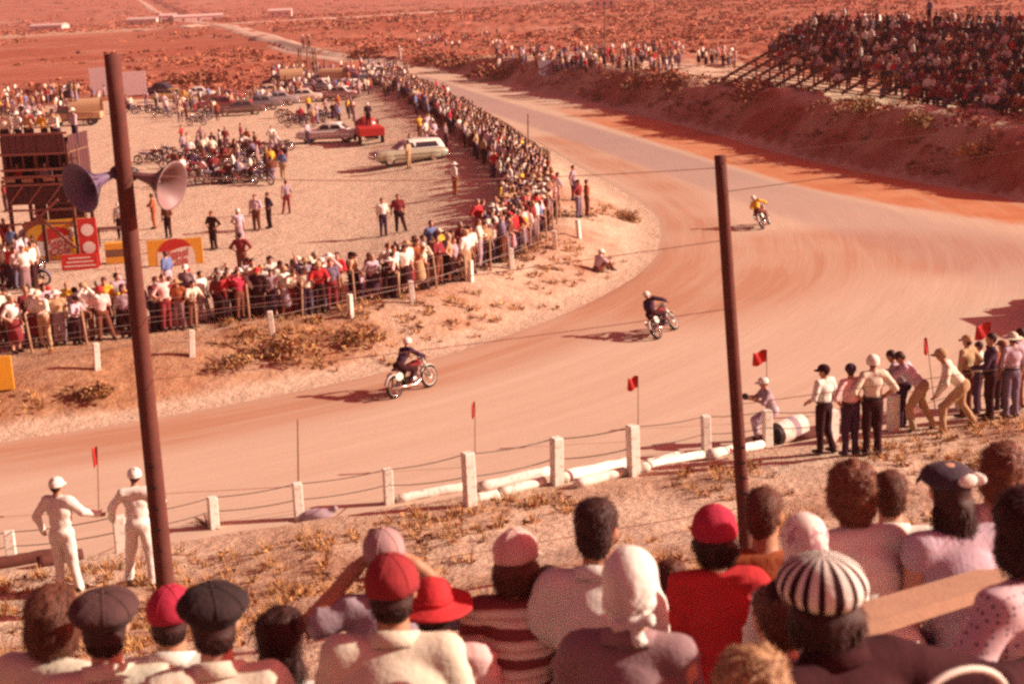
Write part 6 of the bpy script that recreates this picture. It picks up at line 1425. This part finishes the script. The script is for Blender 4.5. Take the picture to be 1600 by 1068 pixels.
def spectator(px, py, k, yaw, shirt, label, hair='short', hairc='dark', hat=None, hatm=None, sleeves='short', lean=.3, arms=None, look=None, sc=1.0, skin=0, bot='slate', collar=True, female=False, bulk=1.0, wr=.019, seed=None):
    w_ = .160 if female else .172
    J = sit_pose(eL=(-w_ - .062, .04, .29), eR=(w_ + .062, .04, .29), sL=(-w_, .04, .555), sR=(w_, .04, .555))
    if lean:
        for n_ in ('che', 'nek', 'head', 'sL', 'sR'): q = J[n_]; J[n_] = (q[0], q[1] + (q[2] - .1) * math.sin(lean), .1 + (q[2] - .1) * math.cos(lean))
        for n_ in ('eL', 'eR'): q = J[n_]; J[n_] = (q[0], q[1] + .3 * math.sin(lean), q[2] - .04)
        for n_ in ('wL', 'wR'): q = J[n_]; J[n_] = (q[0], q[1] + .2 * math.sin(lean), q[2])
        n0 = J['nek']; J['head'] = (0, n0[1] + .045, n0[2] + .150)
    J['hs'] = .93
    if arms: J.update(arms)
    if look: J['look'] = look
    seed = seed or int(px * 7 + py)
    top = shirt if not isinstance(shirt, str) else fab(shirt)
    # body: skin surface of the whole figure
    pr = figure(J, hair='none', top=SKIN, bot=SKIN, sleeves='short', female=female, loose=0)
    V_, Q_, _ = sdf_mesh(pr, .0145, .024)
    mb = MB(); mb.v = [tuple(v) for v in V_.tolist()]; mb.f = [tuple(q) for q in Q_.tolist()]; mb.m = [0] * len(mb.f)
    for s in 'LR':
        w_ = Vector(J['w' + s]); d_ = (w_ - Vector(J['e' + s])).normalized(); d_ = Vector(J.get('hand' + s, d_)); fingers(mb, w_, d_, (0, .3, -1) if abs(d_.z) < .8 else (0, -1, 0), 1.0, .6, 0, 1 if s == 'L' else -1)
    mh = hframe(J); o = mb.build('person', SKINS[skin], None, True)
    # face details
    em = MB()
    for s_ in (-1, 1): em.ell(mh @ Vector((s_ * .031, .081, .012)), (.013, .010, .008), 10, 6, 0); em.ell(mh @ Vector((s_ * .031, .089, .012)), (.006, .005, .006), 8, 5, 1); em.tube([mh @ Vector((s_ * .015, .09, .034)), mh @ Vector((s_ * .035, .09, .04)), mh @ Vector((s_ * .05, .08, .034))], .004, 5, 1)
    em.tube([mh @ Vector((-.024, .083, -.062)), mh @ Vector((0, .09, -.06)), mh @ Vector((.024, .083, -.062))], .006, 5, 2); em.build('face', [M_WHITE, HAIRS['dark'], mat('lips', (.4, .1, .09), .5)], o, True)
    # shirt
    P = []; inf = .009
    for p in figure(J, hair='none', top=TOP, bot=BOT, sleeves=sleeves, female=female, loose=0):
        if p[5] == TOP and p[0] == 'c' and sleeves != 'long' and any(np.allclose(p[2], J['e' + q]) for q in 'LR'): p = p[:2] + (p[1] + (p[2] - p[1]) * (.62 if sleeves == 'short' else .12),) + (p[3] + .003, p[4] + .010) + p[5:]
        if p[5] == TOP: P.append(p[:3] + (p[3] + inf * bulk * 1.0, p[4] + inf * bulk * 1.1, 0, 0.0) if p[0] == 'c' else (p[0], p[1], p[2] * bulk + inf, p[3], None, 0, 0.0))
    P.append(p_ell(np.array(J['pel']) + (0, 0, .06), (.165 * bulk, .13, .14), 0))
    # trapezius
    for s in 'LR': P.append(p_cap(np.array(J['nek']) + (0, 0, -.04), np.array(J['s' + s]) * .85 + np.array(J['che']) * .15 + (0, 0, .012), .06, .055, 0))
    V_, Q_, _ = sdf_mesh(P, .0145, .022); V_ = wrinkle(V_, Q_, wr, seed); V_ = wrinkle(V_, Q_, wr * .4, seed + 5)
    link('shirt' if not female else 'blouse', np_mesh('shirt', V_, Q_, top, smooth=True), o)
    if collar:
        n_ = np.array(J['nek']); up = np.array(J['head']) - n_; up /= np.linalg.norm(up); Rn = frame_rot(up, (1, 0, 0)); cb = MB(); ring = []
        for j in range(21):
            a = math.pi * 2 * j / 20; base = n_ + Rn[:, 0] * .076 * math.cos(a) + Rn[:, 1] * .074 * math.sin(a); ring.append([Vector(base + up * (-.035)), Vector(base * 1.0 + up * (.02 - .012 * math.sin(a))), Vector(n_ + (base - n_) * 1.16 + up * (.018 - .012 * math.sin(a))), Vector(n_ + (base - n_) * 1.38 + up * (-.03 - .012 * math.sin(a)))])
        cb.grid(ring).build('collar', top, o, True).modifiers.new('t', 'SOLIDIFY').thickness = .004
    P = []
    for p in figure(J, hair='none', female=female, loose=0):
        if p[5] == BOT: P.append(p[:3] + (p[3] + .012, p[4] + .014, 0, 0.0) if p[0] == 'c' else (p[0], p[1], p[2] + .008, p[3], None, 0, 0.0))
    V_, Q_, _ = sdf_mesh(P, .025, .03); link('trousers' if not female else 'skirt', np_mesh('trousers', wrinkle(V_, Q_, .006, seed), Q_, fab(bot), smooth=True), o)
    sh = MB()
    for s in 'LR': a_ = Vector(J['a' + s]); sh.ell(a_ + Vector((0, .07, -.045)), (.05, .14, .05), 10, 6)
    sh.build('shoes', M_SHOE, o, True)
    if hair: hair_obj(hair, HAIRS[hairc], o, mh, seed, bool(hat))
    if hat: hat_obj(hat, (fab(hatm) if isinstance(hatm, str) else hatm) if hatm else None, o, mh, seed)
    hw = ray_row(px, py, k); Rz = Matrix.Rotation(R(yaw), 3, 'Z'); o.location = hw - (Rz @ Vector(J['head'])) * sc; o.rotation_euler = (0, 0, R(yaw)); o.scale = (sc, sc, sc)
    tag(o, label, 'person', 'spectators in the near bleacher'); return o, J
binoc = dict(eL=(-.37, .16, .47), eR=(.37, .16, .47), wL=(-.17, .23, .655), wR=(.17, .23, .655), handL=(.62, .05, .6), handR=(-.62, .05, .6))
spectator(84, 962, 5.5, -20, 'cream', 'brown haired person with glasses at the far left of the bleacher', 'bob', 'brown', female=True, collar=False)
spectator(165, 975, 5.2, 5, 'cream', 'person in a big dark brown newsboy cap at lower left', 'short', 'dark', 'newsboy', mat('cap_brown_wool', (.075, .035, .035), .95, .3, 14, .5), lean=.5)
spectator(268, 962, 5.8, 0, 'white', 'person in a dark red cap left of the black cap', 'short', 'dark', 'cap', 'crimson', skin=1)
spectator(335, 968, 4.9, 8, 'cream', 'person in a bulky black newsboy cap left of centre', 'short', 'dark', 'newsboy', mat('cap_black_wool', (.03, .016, .017), .95, .4, 14, .5), lean=.5)
spectator(442, 996, 5.1, -6, 'white', 'woman with sleek dark hair beside the black cap', 'long', 'dark', female=True, collar=False, sc=.97)
spectator(600, 868, 6.2, 6, 'mauve', 'man in mauve shirt raising binoculars, elbow out, behind the red cap', 'short', 'grey', 'cap', mat('cap_mauve', (.36, .22, .22), .95, .2, 9, .3), arms=binoc, skin=1)
spectator(612, 920, 4.8, 0, 'cream', 'man in a dark red cap and cream shirt, left of centre', 'short', 'dark', 'cap', mat('cap_deep_red', (.26, .025, .03), .95, .25, 12, .4), bulk=1.08, skin=1)
spectator(676, 948, 5.5, 4, 'pink', 'person in pale pink shirt with a red wide brimmed hat', 'short', 'dark', 'brim', 'red', lean=.3, sc=.92)
spectator(806, 872, 5.6, -4, M_BLOUSE, 'woman in pink cap and red striped blouse in the middle', 'bob', 'brown', 'cap', M_CAPPINK, female=True, collar=False, sc=.95, look=(.18, 1, -.05))
spectator(933, 828, 5.5, -10, 'white', 'man with short dark flat hair and pale shirt', 'flat', 'dark', None, skin=1, look=(.1, 1, -.05))
spectator(858, 912, 6.9, 0, 'navy', 'small dark haired child between the pink cap and the flat haired man', 'short', 'dark', sc=.8, collar=False)
spectator(985, 912, 4.5, -14, 'grey', 'woman in white knotted headscarf and dark grey jacket', None, 'dark', 'scarf', 'white', sleeves='long', bulk=1.12, wr=.026, female=True, collar=True, lean=.1)
spectator(1116, 832, 6.0, 4, 'red', 'woman in red cap and red blouse with dark curls', 'curly', 'dark', 'beanie', 'crimson', female=True, collar=False, sc=.98)
spectator(1048, 905, 6.9, 0, 'white', 'person in a white shirt mostly hidden left of the red blouse', 'short', 'brown', lean=.5, sc=.9)
spectator(1195, 803, 6.2, -12, 'rust', 'brown haired young man in rust top right of the thin pole', 'short', 'brown', skin=1, collar=False, look=(.3, 1, -.05))
spectator(1256, 848, 5.4, 0, 'white', 'woman in pale patterned headscarf behind the striped cap', None, 'brown', 'scarf', M_FLOWER, female=True, collar=False, sc=.97)
spectator(1284, 930, 3.9, 28, 'black', 'person in black and white striped cap and black jacket, arm stretched right', 'bob', 'dark', 'striped', None, sleeves='long', arms=dict(eR=(.46, .06, .42), wR=(.70, .16, .36)), skin=0, bulk=1.06)
spectator(1212, 965, 4.6, 20, 'slate', 'person in slate blue shirt left of the striped cap, head hidden', 'short', 'brown', lean=.25, sc=.95)
spectator(1328, 765, 5.9, 10, 'white', 'woman with curly auburn hair and plain white shirt', 'curly', 'auburn', female=True, collar=False, skin=1, lean=.45)
spectator(1390, 772, 6.6, -5, 'white', 'person with short dark hair between the curly woman and the dark hat', 'short', 'brown', sc=.95)
spectator(1482, 765, 5.9, 12, 'lilac', 'woman with long dark hair, dark hat with white bow and lilac dress', 'long', 'dark', 'bow', mat('hat_dark_straw', (.05, .03, .045), .8, .3, 20, .4), female=True, collar=False, sleeves='none')
spectator(1562, 735, 6.4, -25, 'pink', 'auburn haired person near the right edge of the bleacher', 'curly', 'auburn', female=True, collar=False, skin=1, look=(-.5, 1, 0))
spectator(1596, 822, 4.6, 30, M_DOTS, 'dark haired woman in polka dot dress at the right edge', 'bob', 'dark', female=True, collar=False, lean=.1, arms=dict(eL=(-.34, .10, .28), wL=(-.30, .34, .12)))
spectator(1176, 1085, 3.6, 0, 'tan', 'person with fair curls at the bottom edge right of the grey jacket', 'curly', 'fair', female=True, collar=False)
# binoculars
p = ray_row(600, 868, 6.2); bm = MB()
for s_ in (-1, 1): bm.tube([(s_ * .033, .10, .0), (s_ * .035, .16, 0), (s_ * .04, .24, 0)], [.017, .022, .028], 12)
bm.box((0, .15, 0), (.05, .06, .02)); o = bm.build('binoculars', M_DARKM, None, True); o.location = p + Vector((0, .0, .012)); o.rotation_euler = (0, 0, R(6)); tag(o, 'dark binoculars held up by the man in mauve', 'binoculars')
# handbag with a pale curved handle on the bench
p = ray_row(1500, 1085, 3.4); o = empty('handbag', p + Vector((0, 0, -.12)), R(20)); V_, Q_, _ = sdf_mesh([p_ell((0, 0, 0), (.17, .07, .10), 0), p_ell((0, 0, -.05), (.18, .08, .07), 0)], .02, .05); link('bag_body', np_mesh('bag_body', V_, Q_, fab('rust'), smooth=True), o)
MB().tube([(-.13 * math.cos(math.pi * k / 14), 0, .08 + .10 * math.sin(math.pi * k / 14)) for k in range(15)], .008, 8).build('handle', M_WHITE, o, True); tag(o, 'rust coloured handbag with pale curved handle at lower right', 'handbag')

# ================================================================== AIR
hz = MB(); hz.box((0, 3900, 52), (14000, 8200, 140)); hz_m = bpy.data.materials.new('pale_air'); hz_m.use_nodes = True
hn = hz_m.node_tree; hn.nodes.clear(); ho = hn.nodes.new('ShaderNodeOutputMaterial'); hv = hn.nodes.new('ShaderNodeVolumePrincipled')
hv.inputs['Color'].default_value = (1.0, .62, .58, 1); hv.inputs['Density'].default_value = .00021; hv.inputs['Anisotropy'].default_value = .2
hn.links.new(hv.outputs[0], ho.inputs['Volume'])
hz_o = hz.build('haze', hz_m); tag(hz_o, 'thin pale dusty air over the whole course', 'haze', kind='stuff')
